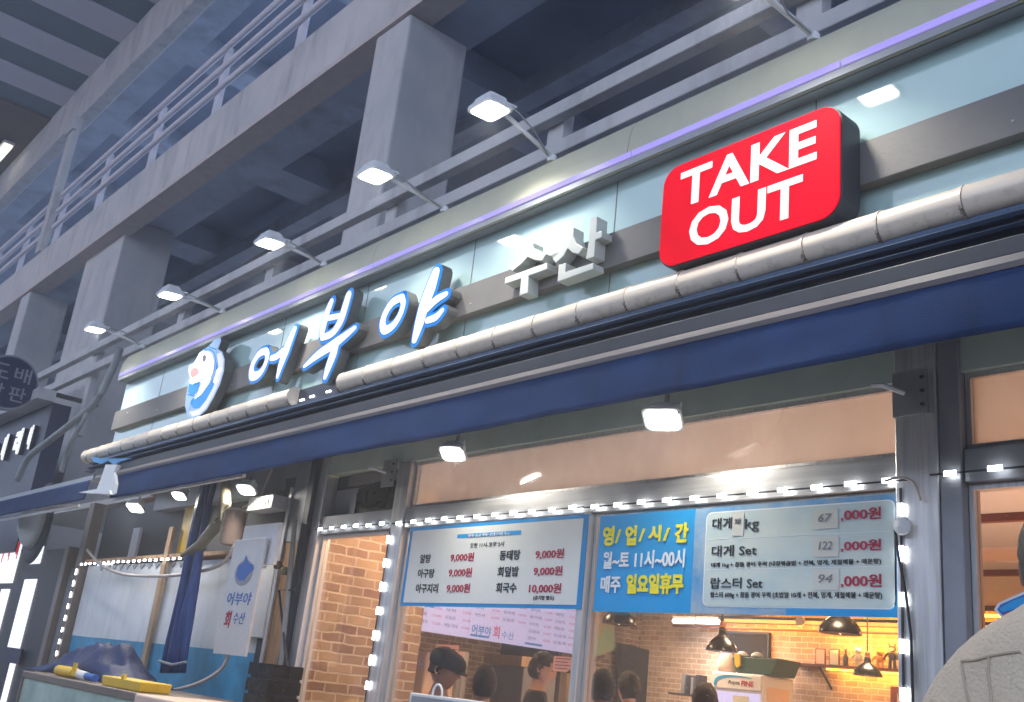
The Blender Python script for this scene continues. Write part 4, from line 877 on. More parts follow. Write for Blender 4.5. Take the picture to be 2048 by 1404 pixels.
# menu screens hanging along X = -8.5
Xt = -8.5
def onxt(px, py): p = onX(px, py, Xt); return float(p[1]), float(p[2])
ya = onxt(815, 1260)[0]; yb = onxt(1146, 1310)[0]; zb_ = 1.985; zt_ = 2.62; nsc = 3
for k in range(nsc):
    y0 = ya + (yb - ya) * k / nsc; y1 = ya + (yb - ya) * (k + 1) / nsc
    T = empty('menu_screen', (Xt, (y0 + y1) / 2, zb_), ('glowing lavender menu panel hanging at the left, over the capped man', 'middle glowing menu panel with the blue and red shop lettering', 'right glowing menu panel, ending by the window mullion')[k], 'menu panel', 'lit menu panels hung in a row')
    o = bx('panel', 'menuglow', T, Xt - 0.04, Xt, y0 + 0.004, y1 - 0.004, zb_, zt_)
    for c in range(2):
        yy = y0 + 0.06 + c * (y1 - y0) * 0.5
        for r_ in range(7):
            z = 2.06 + r_ * 0.075
            if k == 1 and r_ < 2: continue
            text(random.choice(['광어회', '우럭', '해삼 멍게', '모둠회', '산낙지', '매운탕', '연어']), yy, z, yy + random.uniform(0.11, 0.19), z + 0.035, 0, 'menuink', T, depth=0.001, xplane=Xt + 0.001)
            text(random.choice(['30,000', '25,000', '40,000', '15,000']), yy + 0.22, z, yy + 0.33, z + 0.028, 0, 'menured', T, depth=0.001, xplane=Xt + 0.001)
    bx('blue_heading', 'menublue', T, Xt + 0.0005, Xt + 0.002, y0 + 0.03, y0 + 0.28, 2.22 if k == 0 else 2.01, 2.25 if k == 0 else 2.03)
    if k == 1:
        text('어부야', y0 + 0.04, 2.03, y0 + 0.30, 2.13, 0, 'menublue', T, depth=0.001, xplane=Xt + 0.001, bold=.02); text('회', y0 + 0.33, 2.02, y0 + 0.42, 2.15, 0, 'menured', T, depth=0.001, xplane=Xt + 0.001, bold=.03); text('수산', y0 + 0.45, 2.03, y0 + 0.62, 2.11, 0, 'menublue', T, depth=0.001, xplane=Xt + 0.001)
    for yy in (y0 + 0.1, y1 - 0.1): MB().tube([(Xt - 0.02, yy, zt_), (Xt - 0.02, yy, 3.117)], 0.006, 6).build('hanger', 'greysteel', T)
# notices, kitchen blocks behind the diners
def card(name, m, pa, pb, Y, lab, cat, lines=4):
    a = onY(*pa, Y); b = onY(*pb, Y); T = empty(name, (a[0], Y, b[2]), lab, cat)
    bx('sheet', m, T, a[0], b[0], Y, Y + 0.004, b[2], a[2]); h = a[2] - b[2]
    for k in range(lines): bx('text_line', 'menuink', T, a[0] + 0.02, b[0] - 0.02 - 0.03 * (k % 2), Y - 0.002, Y - 0.0005, a[2] - h * (k + 0.8) / (lines + 0.6), a[2] - h * (k + 0.8) / (lines + 0.6) + h * 0.06)
    return T
card('notice_sheet', 'pinkpaper', (872, 1288), (914, 1322), 1.6, 'pink paper notice just above the capped man', 'notice', 2)
card('notice_sheet', 'pinkpaper', (1108, 1312), (1143, 1345), 1.6, 'pink paper notice with small lines between two diners', 'notice', 4)
q = onY(812, 1300, 2.5); r_ = onY(842, 1404, 2.5)
T = empty('water_dispenser', (q[0], 2.5, 0.03), 'cream water dispenser with two small blue lights behind the capped man', 'dispenser')
bx('body', 'pinkbox', T, q[0] - 0.15, r_[0], 2.5, 2.9, 0.03, q[2], bevel=0.03)
for z in (0.10, 0.15): MB().lathe((r_[0] - 0.08, 2.498, q[2] - z), [(0.014, 0), (0.012, -0.005)], 10, 'y').build('button', 'menublue', T)
q = onY(1100, 1404, 4.5)
T = empty('kitchen_counter', (onY(1000, 1404, 4.6)[0], 4.6, 0.03), 'pale kitchen counter with a wooden hood seen between the diners', 'counter')
a = onY(968, 1320, 4.6); b = onY(1035, 1404, 4.6); bx('hood', 'woodp', T, a[0], b[0], 4.6, 5.2, onY(990, 1328, 4.6)[2], onY(990, 1308, 4.6)[2]); bx('cabinet', 'greysteel', T, a[0], b[0], 4.65, 5.2, 0.03, onY(990, 1328, 4.6)[2] - 0.01)
a = onY(930, 1290, 6.0); b = onY(1120, 1290, 6.0)
q = bx('kitchen_curtain', 'blackcloth', T, a[0], b[0], 6.0, 6.06, 0.03, 3.1)
a = onY(1117, 1404, 1.0); T = empty('timber_partition', (a[0], 1.0, 0.03), 'slim orange timber post between two diners', 'post')
bx('upright', 'woodp', T, a[0], onY(1129, 1404, 1.0)[0], 1.0, 1.05, 0.03, onY(1122, 1345, 1.0)[2]); bx('foot', 'dark', T, a[0] - 0.1, a[0] + 0.15, 0.95, 1.1, 0.03, 0.05)
q = onY(915, 1310, 1.7); T = empty('steel_door_frame', (q[0], 1.7, 0.03), 'slender steel door frame right of the capped man', 'door frame')
for dx in (0, 0.07): bx('jamb', 'steelv', T, q[0] + dx, q[0] + dx + 0.03, 1.7, 1.75, 0.03, q[2])
bx('head', 'steelv', T, q[0], q[0] + 0.1, 1.7, 1.75, q[2] + 0.001, q[2] + 0.03)
# standing grey board outside
a = onY(820, 1384, -0.7); b = onY(1005, 1400, -0.7)
T = empty('standing_board', ((a[0] + b[0]) / 2, -0.7, 0), 'white framed standing board with a ring handle at the bottom edge, before the diners', 'board')
xs = [a[0], b[0]]; zt_ = 1.445
bx('frame', 'whitemetal', T, a[0], b[0], -0.70, -0.66, 0.05, zt_, bevel=0.006); bx('panel', 'greysteel', T, a[0] + 0.03, b[0] - 0.03, -0.706, -0.701, 0.3, zt_ - 0.015)
cx = onY(875, 1385, -0.68)[0]; MB().tube([(cx - 0.04, -0.68, zt_)] + [(cx - 0.04 * math.cos(t), -0.68, zt_ + 0.01 + 0.045 * math.sin(t)) for t in np.linspace(0, math.pi, 9)] + [(cx + 0.04, -0.68, zt_)], 0.006).build('ring_handle', 'white', T)
for xx in (a[0] + 0.05, b[0] - 0.1): bx('leg', 'whitemetal', T, xx, xx + 0.05, -0.72, -0.5, 0.0, 0.049)

# ================================================================ PEOPLE
def head_mesh(sc_=1.0, n=40, m_=30):
    vs = []; fs = []
    for j in range(m_ + 1):
        ph = math.pi * j / m_
        for i in range(n):
            th = 2 * math.pi * i / n
            d = Vector((math.sin(ph) * math.sin(th), -math.sin(ph) * math.cos(th), math.cos(ph)))   # th=0 -> face (-y)
            x, y, z = d.x * 0.074, d.y * 0.096, d.z * 0.118
            if z < -0.02: k = min(1, (-0.02 - z) / 0.09); x *= 1 - 0.28 * k; y = y * (1 - 0.12 * k) - 0.012 * k
            if y < 0:
                f = max(0, -d.y)
                y -= 0.022 * math.exp(-((x / 0.011) ** 2) - ((z + 0.016) / 0.016) ** 2) * f           # nose
                y -= 0.010 * math.exp(-((x / 0.009) ** 2) - ((z - 0.004) / 0.02) ** 2) * f
                y += 0.010 * (math.exp(-(((abs(x) - 0.031) / 0.015) ** 2) - ((z - 0.008) / 0.010) ** 2)) * f   # sockets
                y -= 0.004 * math.exp(-((z - 0.028) / 0.009) ** 2) * f
                y -= 0.007 * (math.exp(-((x / 0.02) ** 2) - ((z + 0.050) / 0.006) ** 2) + math.exp(-((x / 0.018) ** 2) - ((z + 0.062) / 0.006) ** 2)) * f
                y -= 0.007 * math.exp(-((x / 0.02) ** 2) - ((z + 0.096) / 0.014) ** 2) * f
            vs.append(Vector((x, y, z)) * sc_)
    for j in range(m_):
        for i in range(n): fs.append((j * n + i, j * n + (i + 1) % n, (j + 1) * n + (i + 1) % n, (j + 1) * n + i))
    return vs, fs
def skin_mesh(chains, sub=2):
    """chains: list of lists of (point, radius); first chain starts at the root; chains share joints by equal coordinates"""
    vs = []; rs = []; es = []; idx = {}
    for ch in chains:
        prev = None
        for p, r in ch:
            key = tuple(round(c, 4) for c in p)
            if key not in idx: idx[key] = len(vs); vs.append(p); rs.append(r)
            i = idx[key]
            if prev is not None: es.append((prev, i))
            prev = i
    me = bpy.data.meshes.new('k'); me.from_pydata(vs, es, []); o = bpy.data.objects.new('k', me); C.objects.link(o)
    o.modifiers.new('s', 'SKIN'); o.modifiers[0].use_smooth_shade = True
    for v, r in zip(me.skin_vertices[0].data, rs): v.radius = (r, r) if not isinstance(r, tuple) else r; v.use_root = False
    me.skin_vertices[0].data[0].use_root = True
    sb = o.modifiers.new('u', 'SUBSURF'); sb.levels = sub; sb.render_levels = sub
    dg = bpy.context.evaluated_depsgraph_get(); dg.update(); m = bpy.data.meshes.new_from_object(o.evaluated_get(dg))
    out = [v.co.copy() for v in m.vertices], [tuple(p.vertices) for p in m.polygons]
    bpy.data.objects.remove(o); bpy.data.meshes.remove(m); return out
def person(loc, H, yaw, pitch, lab, hair='hair', top='blackcloth', style='short', head_turn=0.0, arms='down', shoulder=1.0, group=None, coat=False):
    T = empty('person', loc, lab, 'person', group); s = H / 1.72
    rot = Matrix.Rotation(yaw, 4, 'Z'); L0 = Vector([float(c) for c in loc])
    def put(vs): return [rot @ (Vector(v) * s) + L0 for v in vs]
    sw = 0.175 * shoulder
    hand_f = -0.05
    ch = [[((0, 0, 0.95), 0.125), ((0, 0.005, 1.12), 0.115), ((0, 0.0, 1.30), 0.125), ((0, 0.01, 1.42), 0.075), ((0, 0.0, 1.50), 0.052), ((0, -0.005, 1.56), 0.05)]]
    for sd in (-1, 1):
        ch.append([((0, 0.0, 1.30), 0.125), ((sd * sw, 0.0, 1.385), 0.062), ((sd * (sw + 0.06), 0.01, 1.12), 0.045), ((sd * (sw + 0.06), hand_f, 0.90), 0.030), ((sd * (sw + 0.055), hand_f - 0.02, 0.84), 0.028), ((sd * (sw + 0.05), hand_f - 0.03, 0.79), 0.024)])
        ch.append([((0, 0, 0.95), 0.125), ((sd * 0.09, 0, 0.88), 0.085), ((sd * 0.10, -0.005, 0.50), 0.058), ((sd * 0.10, 0.01, 0.10), 0.038), ((sd * 0.105, -0.06, 0.05), 0.036), ((sd * 0.11, -0.15, 0.035), 0.030)])
    bv, bf = skin_mesh(ch)
    mb = MB(); mb.add(put(bv), bf)
    for sd in (-1, 1):
        bxx = sd * (sw + 0.05)
        for k, (dy, ln) in enumerate(((-0.028, 0.070), (-0.010, 0.080), (0.008, 0.076), (0.024, 0.062))):
            p0 = (bxx, hand_f - 0.03 + dy, 0.785); mb.tube(put([p0, (bxx - sd * 0.006, p0[1] - 0.004, 0.785 - ln * 0.5), (bxx - sd * 0.018, p0[1] - 0.008, 0.785 - ln)]), [0.009 * s, 0.0085 * s, 0.006 * s], 8)
        mb.tube(put([(bxx, hand_f - 0.055, 0.84), (bxx - sd * 0.01, hand_f - 0.085, 0.81), (bxx - sd * 0.016, hand_f - 0.088, 0.775)]), [0.011 * s, 0.010 * s, 0.007 * s], 8)
    hv, hf = head_mesh(); hr = Matrix.Rotation(head_turn, 4, 'Z') @ Matrix.Rotation(pitch, 4, 'X'); hc = Vector((0, -0.02, 1.605))
    mb.add(put([hr @ v + hc for v in hv]), hf)
    for sd in (-1, 1):
        ear = []
        for a_ in range(10):
            t = 2 * math.pi * a_ / 10; ear.append(t)
        ev = []; ef = []
        for r_, dx in ((0.4, 0.0), (1.0, 0.006), (0.9, 0.014), (0.5, 0.009)):
            for t in ear: ev.append(Vector((sd * (0.071 + dx), 0.012 + 0.017 * r_ * math.cos(t) + dx * 0.6, -0.002 + 0.031 * r_ * math.sin(t))))
        for j in range(3):
            for i in range(10): ef.append((j * 10 + i, j * 10 + (i + 1) % 10, (j + 1) * 10 + (i + 1) % 10, (j + 1) * 10 + i))
        mb.add(put([hr @ v + hc for v in ev]), ef)
    mb.build('body', 'skin', T, smooth=True)
    for sd in (-1, 1):
        mb = MB(); mb.lathe((0, 0, 0), [(0.002, -0.008), (0.008, -0.004), (0.0095, 0), (0.008, 0.004), (0.002, 0.008)], 10)
        mb.v = [tuple(p) for p in put([hr @ (Vector((v[0] * 1.3 + sd * 0.030, v[1] * 0.7 - 0.0815, v[2] * 0.6 + 0.008))) + hc for v in mb.v])]; mb.build('eye', 'ink', T, smooth=True)
    # hair
    keep = []; V = []
    for v in hv:
        d = v.copy(); k = 1.13 + 0.07 * noise.noise(d * 45 + Vector((H * 9, yaw, 0))) + 0.07 * noise.noise(d * 150)
        V.append(Vector((d.x * (k + 0.03), d.y * k + 0.004, d.z * k + (0.006 if d.z > 0 else 0))))
    low = -0.07 if style == 'short' else (-0.10 if style == 'long' else -0.03)
    for f in hf:
        c_ = sum((hv[i] for i in f), Vector()) / 4; fr = -c_.y
        hairline = 0.055 if fr > 0.05 else (0.03 if fr > 0.02 else (0.0 if fr > -0.005 else low))
        if style == 'fringe' and fr > 0.02: hairline = 0.025
        if c_.z > hairline and not (style == 'cap' and c_.z > 0.06): keep.append(f)
    mb = MB(); mb.add(put([hr @ v + hc for v in V]), keep); o = mb.build('hair', hair, T, smooth=True)
    so = o.modifiers.new('t', 'SOLIDIFY'); so.thickness = 0.012; so.offset = -1
    # clothing
    cl = [[((0, 0, 0.90), 0.145), ((0, 0.005, 1.12), 0.138), ((0, 0.0, 1.30), 0.148), ((0, 0.01, 1.43), 0.082), ((0, 0.01, 1.465), 0.066)]]
    for sd in (-1, 1):
        cl.append([((0, 0.0, 1.30), 0.148), ((sd * sw, 0.0, 1.385), 0.076), ((sd * (sw + 0.06), 0.01, 1.12), 0.060), ((sd * (sw + 0.06), hand_f, 0.90), 0.043)])
    cv, cf = skin_mesh(cl)
    if coat:
        prof_ = [(-0.02, .060, .062), (0.0, .074, .074), (.012, .088, .082), (.03, .118, .095), (.05, .150, .106), (.075, .180, .115), (.11, .208, .124), (.15, .232, .132), (.20, .255, .14), (.28, .275, .15), (.42, .285, .155), (.60, .285, .16), (.80, .29, .165), (.95, .295, .165)]
        zn = coat; cv = []; cf = []; n = 56
        for dz, a_, b_ in prof_:
            for k in range(n):
                t = 2 * math.pi * k / n; ct, st = math.cos(t), math.sin(t); e = 0.82
                xx = a_ * 1.07 * math.copysign(abs(ct) ** e, ct); yy = b_ * math.copysign(abs(st) ** e, st)
                p = Vector((xx, yy, (zn - L0.z) / s - dz / s)); nz = noise.noise(Vector((xx * 7, yy * 7, dz * 6))) * 0.012 * min(1, dz * 8) + 0.011 * noise.noise(Vector((t * 3.2, dz * 1.5, 4.0))) * min(1, max(0, dz) * 6)
                cv.append(Vector((p.x * (1 + nz / max(a_, .1)) / s * 1.0, p.y / s + nz, p.z)))
        for j in range(len(prof_) - 1):
            for k in range(n): cf.append((j * n + k, j * n + (k + 1) % n, (j + 1) * n + (k + 1) % n, (j + 1) * n + k))
    co = MB().add(put(cv), cf).build('jacket' if not coat else 'coat', top, T, smooth=True)
    tv, tf = skin_mesh([[((0, 0, 0.95), 0.138), ((0.09, 0, 0.86), 0.100), ((0.10, -0.005, 0.50), 0.074), ((0.10, 0.01, 0.12), 0.058)], [((0, 0, 0.95), 0.138), ((-0.09, 0, 0.86), 0.100), ((-0.10, -0.005, 0.50), 0.074), ((-0.10, 0.01, 0.12), 0.058)]])
    MB().add(put(tv), tf).build('trousers', 'trousers', T, smooth=True)
    for sd in (-1, 1):
        sv, sf = skin_mesh([[((sd * 0.10, 0.03, 0.05), 0.048), ((sd * 0.105, -0.06, 0.045), 0.046), ((sd * 0.11, -0.17, 0.038), 0.036)]], 1); MB().add(put(sv), sf).build('shoe', 'dark', T, smooth=True)
    if style == 'cap':
        mb = MB(); n = 28; vs = []; fs = []
        lv = [(1.10, 0.022), (1.20, 0.045), (1.22, 0.075), (1.12, 0.105), (0.85, 0.128), (0.45, 0.142), (0.05, 0.146)]
        for r_, h in lv:
            for k in range(n):
                a_ = 2 * math.pi * k / n; fx = -math.cos(a_)
                vs.append(Vector((0.078 * r_ * math.sin(a_) * 1.02, 0.101 * r_ * fx - (0.018 if fx < 0 else 0), h - 0.022 * (-fx) * (1 if fx < 0 else 0.3) + 0.003 * noise.noise((a_, h * 20, 0)))))
        for j in range(len(lv) - 1):
            for k in range(n): fs.append((j * n + k, j * n + (k + 1) % n, (j + 1) * n + (k + 1) % n, (j + 1) * n + k))
        mb.add(put([hr @ v + hc for v in vs]), fs); co_ = mb.build('flat_cap', 'cap', T, smooth=True)
        pk = [Vector((0.070 * math.sin(t), -0.092 - 0.066 * math.cos(t), 0.018 - 0.02 * math.cos(t))) for t in np.linspace(-math.pi / 2, math.pi / 2, 13)]
        vs = pk + [p + Vector((0, 0, 0.012)) for p in pk]; n = len(pk); fs = [tuple(range(n)), tuple(reversed(range(n, 2 * n)))] + [(i, i + n, (i + 1) % n + n, (i + 1) % n) for i in range(n)]
        MB().add(put([hr @ v + hc for v in vs]), fs).build('peak', 'cap', co_)
    return T, co
def place_person(px, py_top, depth, **k):
    q = at_depth(px, py_top, depth); H = float(q[2] - 0.03) ; 
    return person((float(q[0]), float(q[1]), 0.03), H, **k)
def yaw_to(px_dir):            # yaw so that face (-y) points along image-right (+1) / left (-1) / camera 0
    return px_dir
place_person(888, 1305, 6.5, yaw=R(120), pitch=R(8), lab='diner in a grey flat cap and black jacket, face turned to the right', style='cap', group='diners seen through the window', hair='hairb')
place_person(972, 1336, 6.6, yaw=R(225), pitch=R(5), lab='diner with round dark brown hair seen from behind, next to the capped man', hair='hairb', group='diners seen through the window')
place_person(1082, 1308, 8.3, yaw=R(135), pitch=R(10), lab='dark haired diner bent in profile under the right end of the menu panels', group='diners seen through the window', style='short')
place_person(1147, 1345, 7.4, yaw=R(48), pitch=R(5), lab='diner facing out with a fringe, behind the timber post', group='diners seen through the window', style='fringe', top='greycloth')
place_person(1207, 1344, 6.8, yaw=R(235), pitch=R(5), lab='black haired diner just right of the window mullion, back of head showing', group='diners seen through the window')
place_person(1262, 1348, 7.6, yaw=R(250), pitch=R(12), lab='dark haired diner leaning beside the black wall cloth', group='diners seen through the window')
place_person(1412, 1372, 6.3, yaw=R(231), pitch=R(0), lab='diner with tousled dark hair rising at the bottom edge before the fridge', group='diners seen through the window', hair='hairb')
# foreground customer
q = onY(2168, 1135, -2.25); zneck = float(onY(2100, 1208, -2.25)[2])
fp, coat = person((float(q[0]) + 0.0, -2.25, 0.0), float(q[2]) * 1.0717, R(182), R(4), 'customer in a cream fleece coat seen from behind at the right edge', style='short', top='fleece', coat=zneck, shoulder=0.9)
tg = bpy.data.textures.new('pile', 'CLOUDS'); tg.noise_scale = 0.012
dsp = coat.modifiers.new('sub', 'SUBSURF'); dsp.levels = 2; dsp.render_levels = 2
dm = coat.modifiers.new('pile', 'DISPLACE'); dm.texture = tg; dm.strength = 0.003; dm.texture_coords = 'LOCAL'
dg = bpy.context.evaluated_depsgraph_get(); dg.update()
from mathutils.bvhtree import BVHTree
cm_ = coat.data; bv = BVHTree.FromPolygons([v.co.copy() for v in cm_.vertices], [tuple(p.vertices) for p in cm_.polygons]) 
off = Vector(fp.location)
def on_coat(px, py):
    r = Vector([float(t) for t in ray(px, py)]); o_ = Vector([float(t) for t in CAM]) - off
    h = bv.ray_cast(o_, r); return (h[0] + off - r * 0.002) if h[0] else None
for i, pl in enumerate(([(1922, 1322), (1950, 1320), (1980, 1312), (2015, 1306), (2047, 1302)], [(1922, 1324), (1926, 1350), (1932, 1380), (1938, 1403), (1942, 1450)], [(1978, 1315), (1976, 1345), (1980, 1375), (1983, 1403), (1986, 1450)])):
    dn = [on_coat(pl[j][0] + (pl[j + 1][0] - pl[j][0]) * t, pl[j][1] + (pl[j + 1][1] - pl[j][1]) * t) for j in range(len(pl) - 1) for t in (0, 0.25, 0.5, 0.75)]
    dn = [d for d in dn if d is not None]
    if len(dn) > 2: MB().tube(dn, 0.0022, 6).build('seam', 'seam_shade', coat, smooth=True)  # coat seams; their darker colour paints in the shade of the grooves

zc = zneck + 0.012; mb = MB(); mb.tube([(fp.location.x + 0.070 * math.cos(t), -2.25 + 0.068 * math.sin(t), zc + 0.010 * math.sin(t * 1 + 1.5)) for t in np.linspace(0, 2 * math.pi, 33)], 0.014, 10, False); mb.build('collar', 'fleece', coat, smooth=True)
T = empty('fish_sticker', onY(2050, 1215, -0.08), 'blue and white cut-out fish sticker with red mouth on the right door glass', 'sticker')
def stk(pts, m, k, nm): MB().prism(xz(pts, -0.08 - 0.003 * k), -0.08 - 0.003 * k, -0.0775 - 0.003 * k).build(nm, m, T)
stk([(1988, 1219), (1996, 1206), (2020, 1195), (2048, 1183), (2085, 1186), (2115, 1205), (2130, 1235), (2100, 1262), (2050, 1262), (2012, 1246)], 'white', 0, 'outline')
stk([(1994, 1219), (2001, 1209), (2024, 1199), (2050, 1188), (2083, 1191), (2108, 1207), (2120, 1233), (2096, 1255), (2052, 1255), (2014, 1240)], 'inkblue', 1, 'dark_line')
stk([(1999, 1217), (2022, 1203), (2050, 1192), (2082, 1195), (2104, 1210), (2114, 1233), (2090, 1246), (2060, 1225), (2030, 1218), (2004, 1224)], 'cyanp', 2, 'body')
stk([(2006, 1228), (2022, 1223), (2045, 1230), (2040, 1244), (2018, 1238)], 'inkred', 2, 'mouth')

# ================================================================ LEFT END OF THE FRONT
def pxbox(name, m, parent, bl, tr, Y, th=0.03, bevel=0):
    a = onY(*bl, Y); b = onY(*tr, Y); return bx(name, m, parent, a[0], b[0], Y, Y + th, a[2], b[2], bevel=bevel)
T = empty('mural_window', (-10.5, 0.0, 0.0), 'pale window bay with a blue sea mural and timber strip at the left of the front', 'window bay')
bx('upper_glass', 'dark', T, -12.4, -7.6, 0.10, 0.12, 2.43, 3.05); bx('frame', 'wood', T, -12.4, -7.6, -0.02, 0.09, 2.395, 2.43)
bx('pale_panel', 'blueg', T, -12.4, -7.8, 0.03, 0.06, 1.58, 2.36); bx('sea_panel', 'seablue', T, -12.4, -7.8, 0.03, 0.06, 0.9, 1.579); bx('lower_wall', 'greysteel', T, -12.9, -7.6, 0.03, 0.06, 0.0, 0.899)
bx('timber_strip', 'woodp', T, -10.08, -9.98, -0.03, 0.0, 1.0, 2.7); bx('side_post', 'tankframe', T, -12.62, -12.45, -0.05, 0.08, 0.0, 3.1); bx('side_post', 'tankframe', T, -13.15, -13.0, -0.05, 0.08, 0.0, 2.6)
bx('side_panel', 'greysteel', T, -12.99, -12.63, 0.02, 0.05, 1.0, 2.35); bx('upper_sheet', 'greendoor', T, -11.2, -11.0, 0.02, 0.05, 2.44, 2.75); bx('yellow_reflection', 'yellow', T, -9.95, -9.55, 0.04, 0.08, 2.45, 2.95)  # the yellow panel paints in a reflection on the dark upper glass
for k in range(14): MB().prism([(-12.0 + k * 0.2, 2.36), (-11.85 + k * 0.2, 2.36), (-11.93 + k * 0.2, 2.30)], 0.02, 0.028).build('scallop', 'greysteel', T)
T = empty('tarp_roll', onY(375, 1330, -0.2), 'rolled blue tarpaulin tied with cord hanging from under the awning', 'tarpaulin')
ctr = [(418, 962), (405, 1020), (392, 1090), (380, 1160), (366, 1230), (352, 1300), (346, 1345)]
for k in range(5):
    P = [onY(px + (k - 2) * (4 + 0.012 * (py - 960)) + 3 * math.sin(k * 2 + i), py, -0.22 - 0.03 * math.sin(k * 2.3)) for i, (px, py) in enumerate(ctr)]
    MB().tube(P, [0.035 + 0.012 * math.sin(k + i * 1.1) for i in range(len(P))], 12).build('fold', 'hose', T, smooth=True)
MB().tube([onY(318, 1322, -0.32), onY(345, 1330, -0.33), onY(372, 1324, -0.32)], 0.012).build('tie_cord', 'cable', T)
T = empty('duct_hose', onY(370, 1108, -0.4), 'curved olive duct hose sweeping down beside the blue tarpaulin', 'hose')
MB().tube([onY(452, 962, -0.4), onY(450, 1010, -0.42), onY(430, 1055, -0.44), onY(400, 1090, -0.46), onY(362, 1112, -0.48)], [0.04, 0.05, 0.055, 0.045, 0.015], 14).build('hose_body', 'duct', T, smooth=True)
q = onY(466, 1060, -0.15); T = empty('drum', (q[0], -0.15, q[2] - 0.17), 'reddish drum with a pale lid hanging below a floodlight', 'drum')
MB().lathe((q[0], -0.15, q[2] - 0.17), [(0.085, 0.04), (0.095, 0.07), (0.10, 0.30), (0.095, 0.33)], 24).build('shell', 'pinkdrum', T, smooth='edge'); MB().lathe((q[0], -0.15, q[2] + 0.162), [(0.115, 0), (0.115, 0.012), (0.08, 0.025)], 24).build('lid', 'paper', T)
MB().tube([(q[0] + 0.1, -0.15, q[2] + 0.19), onY(497, 1010, -0.15), onY(520, 998, -0.15), (onY(540, 985, -0.15)[0], -0.15, 3.15)], 0.009).build('strap', 'cablew', T)
T = empty('hanging_signboard', onY(470, 1310, -0.35), 'tall narrow grey signboard with blue fish emblem, 어부야 and red 회', 'sign')
a = onY(430, 1307, -0.35); b = onY(538, 1076, -0.35); x0, x1, z0, z1 = a[0], b[0], a[2], b[2]
bx('board', 'whitemetal', T, x0, x1, -0.37, -0.35, z0, z1, bevel=0.003); bx('hanger_frame', 'white', T, x0 + 0.05, x1 + 0.1, -0.33, -0.30, z1 - 0.2, z1 + 0.12)
w_ = x1 - x0; h_ = z1 - z0
text('어부야', x0 + w_ * .14, z0 + h_ * .42, x0 + w_ * .88, z0 + h_ * .53, -0.371, 'inkblue', T, bold=.01, shear=.1); text('회', x0 + w_ * .18, z0 + h_ * .22, x0 + w_ * .38, z0 + h_ * .37, -0.371, 'inkred', T, bold=.03, shear=.1)
text('수산', x0 + w_ * .44, z0 + h_ * .26, x0 + w_ * .80, z0 + h_ * .36, -0.371, 'inkblue', T, shear=.1)
cx, cz = x0 + w_ * .5, z0 + h_ * .70
mb = MB(); mb.prism([(cx + 0.15 * math.cos(t), cz + 0.10 * math.sin(t)) for t in np.linspace(0, 2 * math.pi, 30)[:-1]], -0.3725, -0.3705); mb.build('emblem_ring', 'greysteel', T)
mb = MB(); mb.prism([(cx - 0.12, cz - 0.02), (cx - 0.06, cz - 0.06), (cx + 0.03, cz - 0.06), (cx + 0.09, cz - 0.01), (cx + 0.16, cz + 0.02), (cx + 0.14, cz + 0.06), (cx + 0.06, cz + 0.07), (cx - 0.01, cz + 0.14), (cx - 0.03, cz + 0.08), (cx - 0.11, cz + 0.06)], -0.3745, -0.373); mb.build('emblem_fish', 'inkblue', T)
T = empty('meter_cabinet', onY(545, 1280, -0.05), 'pale meter cabinet with pipes behind the hanging signboard', 'cabinet')
a = onY(505, 1275, -0.08); b = onY(566, 1045, -0.08); bx('box', 'white', T, a[0] - 0.25, b[0], -0.08, 0.02, a[2], b[2], bevel=0.008); bx('hatch', 'paper', T, a[0] - 0.2, b[0] - 0.15, -0.088, -0.081, b[2] - 0.35, b[2] - 0.15)
MB().tube([onY(553, 1404, -0.12), onY(575, 1200, -0.12), onY(590, 1040, -0.12)], 0.022).build('pipe', 'cable', T); MB().tube([onY(575, 1340, -0.12), onY(558, 1180, -0.14), onY(590, 1180, -0.12)], 0.01).build('valve_line', 'dark', T)
for px, py in ((556, 1130), (568, 1142)): q = onY(px, py, -0.14); MB().lathe(tuple(q), [(0.03, -0.03), (0.035, 0.0), (0.02, 0.03)], 12).build('valve', 'duct', T)
T = empty('junction_box', onY(545, 1015, -0.1), 'small grey ribbed junction box under the awning', 'box')
a = onY(515, 1022, -0.1); b = onY(568, 1000, -0.1); bx('case', 'whitemetal', T, a[0], b[0], -0.2, -0.05, a[2] - 0.02, b[2] + 0.03, bevel=0.006)
for k in range(8): bx('rib', 'white', T, a[0] + 0.03 + k * (b[0] - a[0] - 0.06) / 8, a[0] + 0.035 + k * (b[0] - a[0] - 0.06) / 8, -0.205, -0.2005, a[2], b[2] + 0.01)
T = empty('slatted_crate', onY(520, 1404, -0.3), 'black slatted crate stack below the hanging signboard', 'crate')
a = onY(490, 1404, -0.3); b = onY(548, 1325, -0.3)
for k in range(10): bx('slat', 'black', T, a[0], b[0], -0.32, -0.05, b[2] - 0.10 - k * 0.11, b[2] - k * 0.11 - 0.012)
bx('core', 'dark', T, a[0] + .02, b[0] - .02, -0.3, -0.06, 0, b[2] - 0.015)
T = empty('black_upright', onY(590, 1250, -0.1), 'black upright panel between the meter cabinet and the timber post', 'panel')
bx('panel', 'dark', T, -7.75, -7.565, -0.04, 0.02, 0, 3.0); bx('edge', 'steelv', T, -7.60, -7.568, -0.05, -0.041, 0, 2.6)
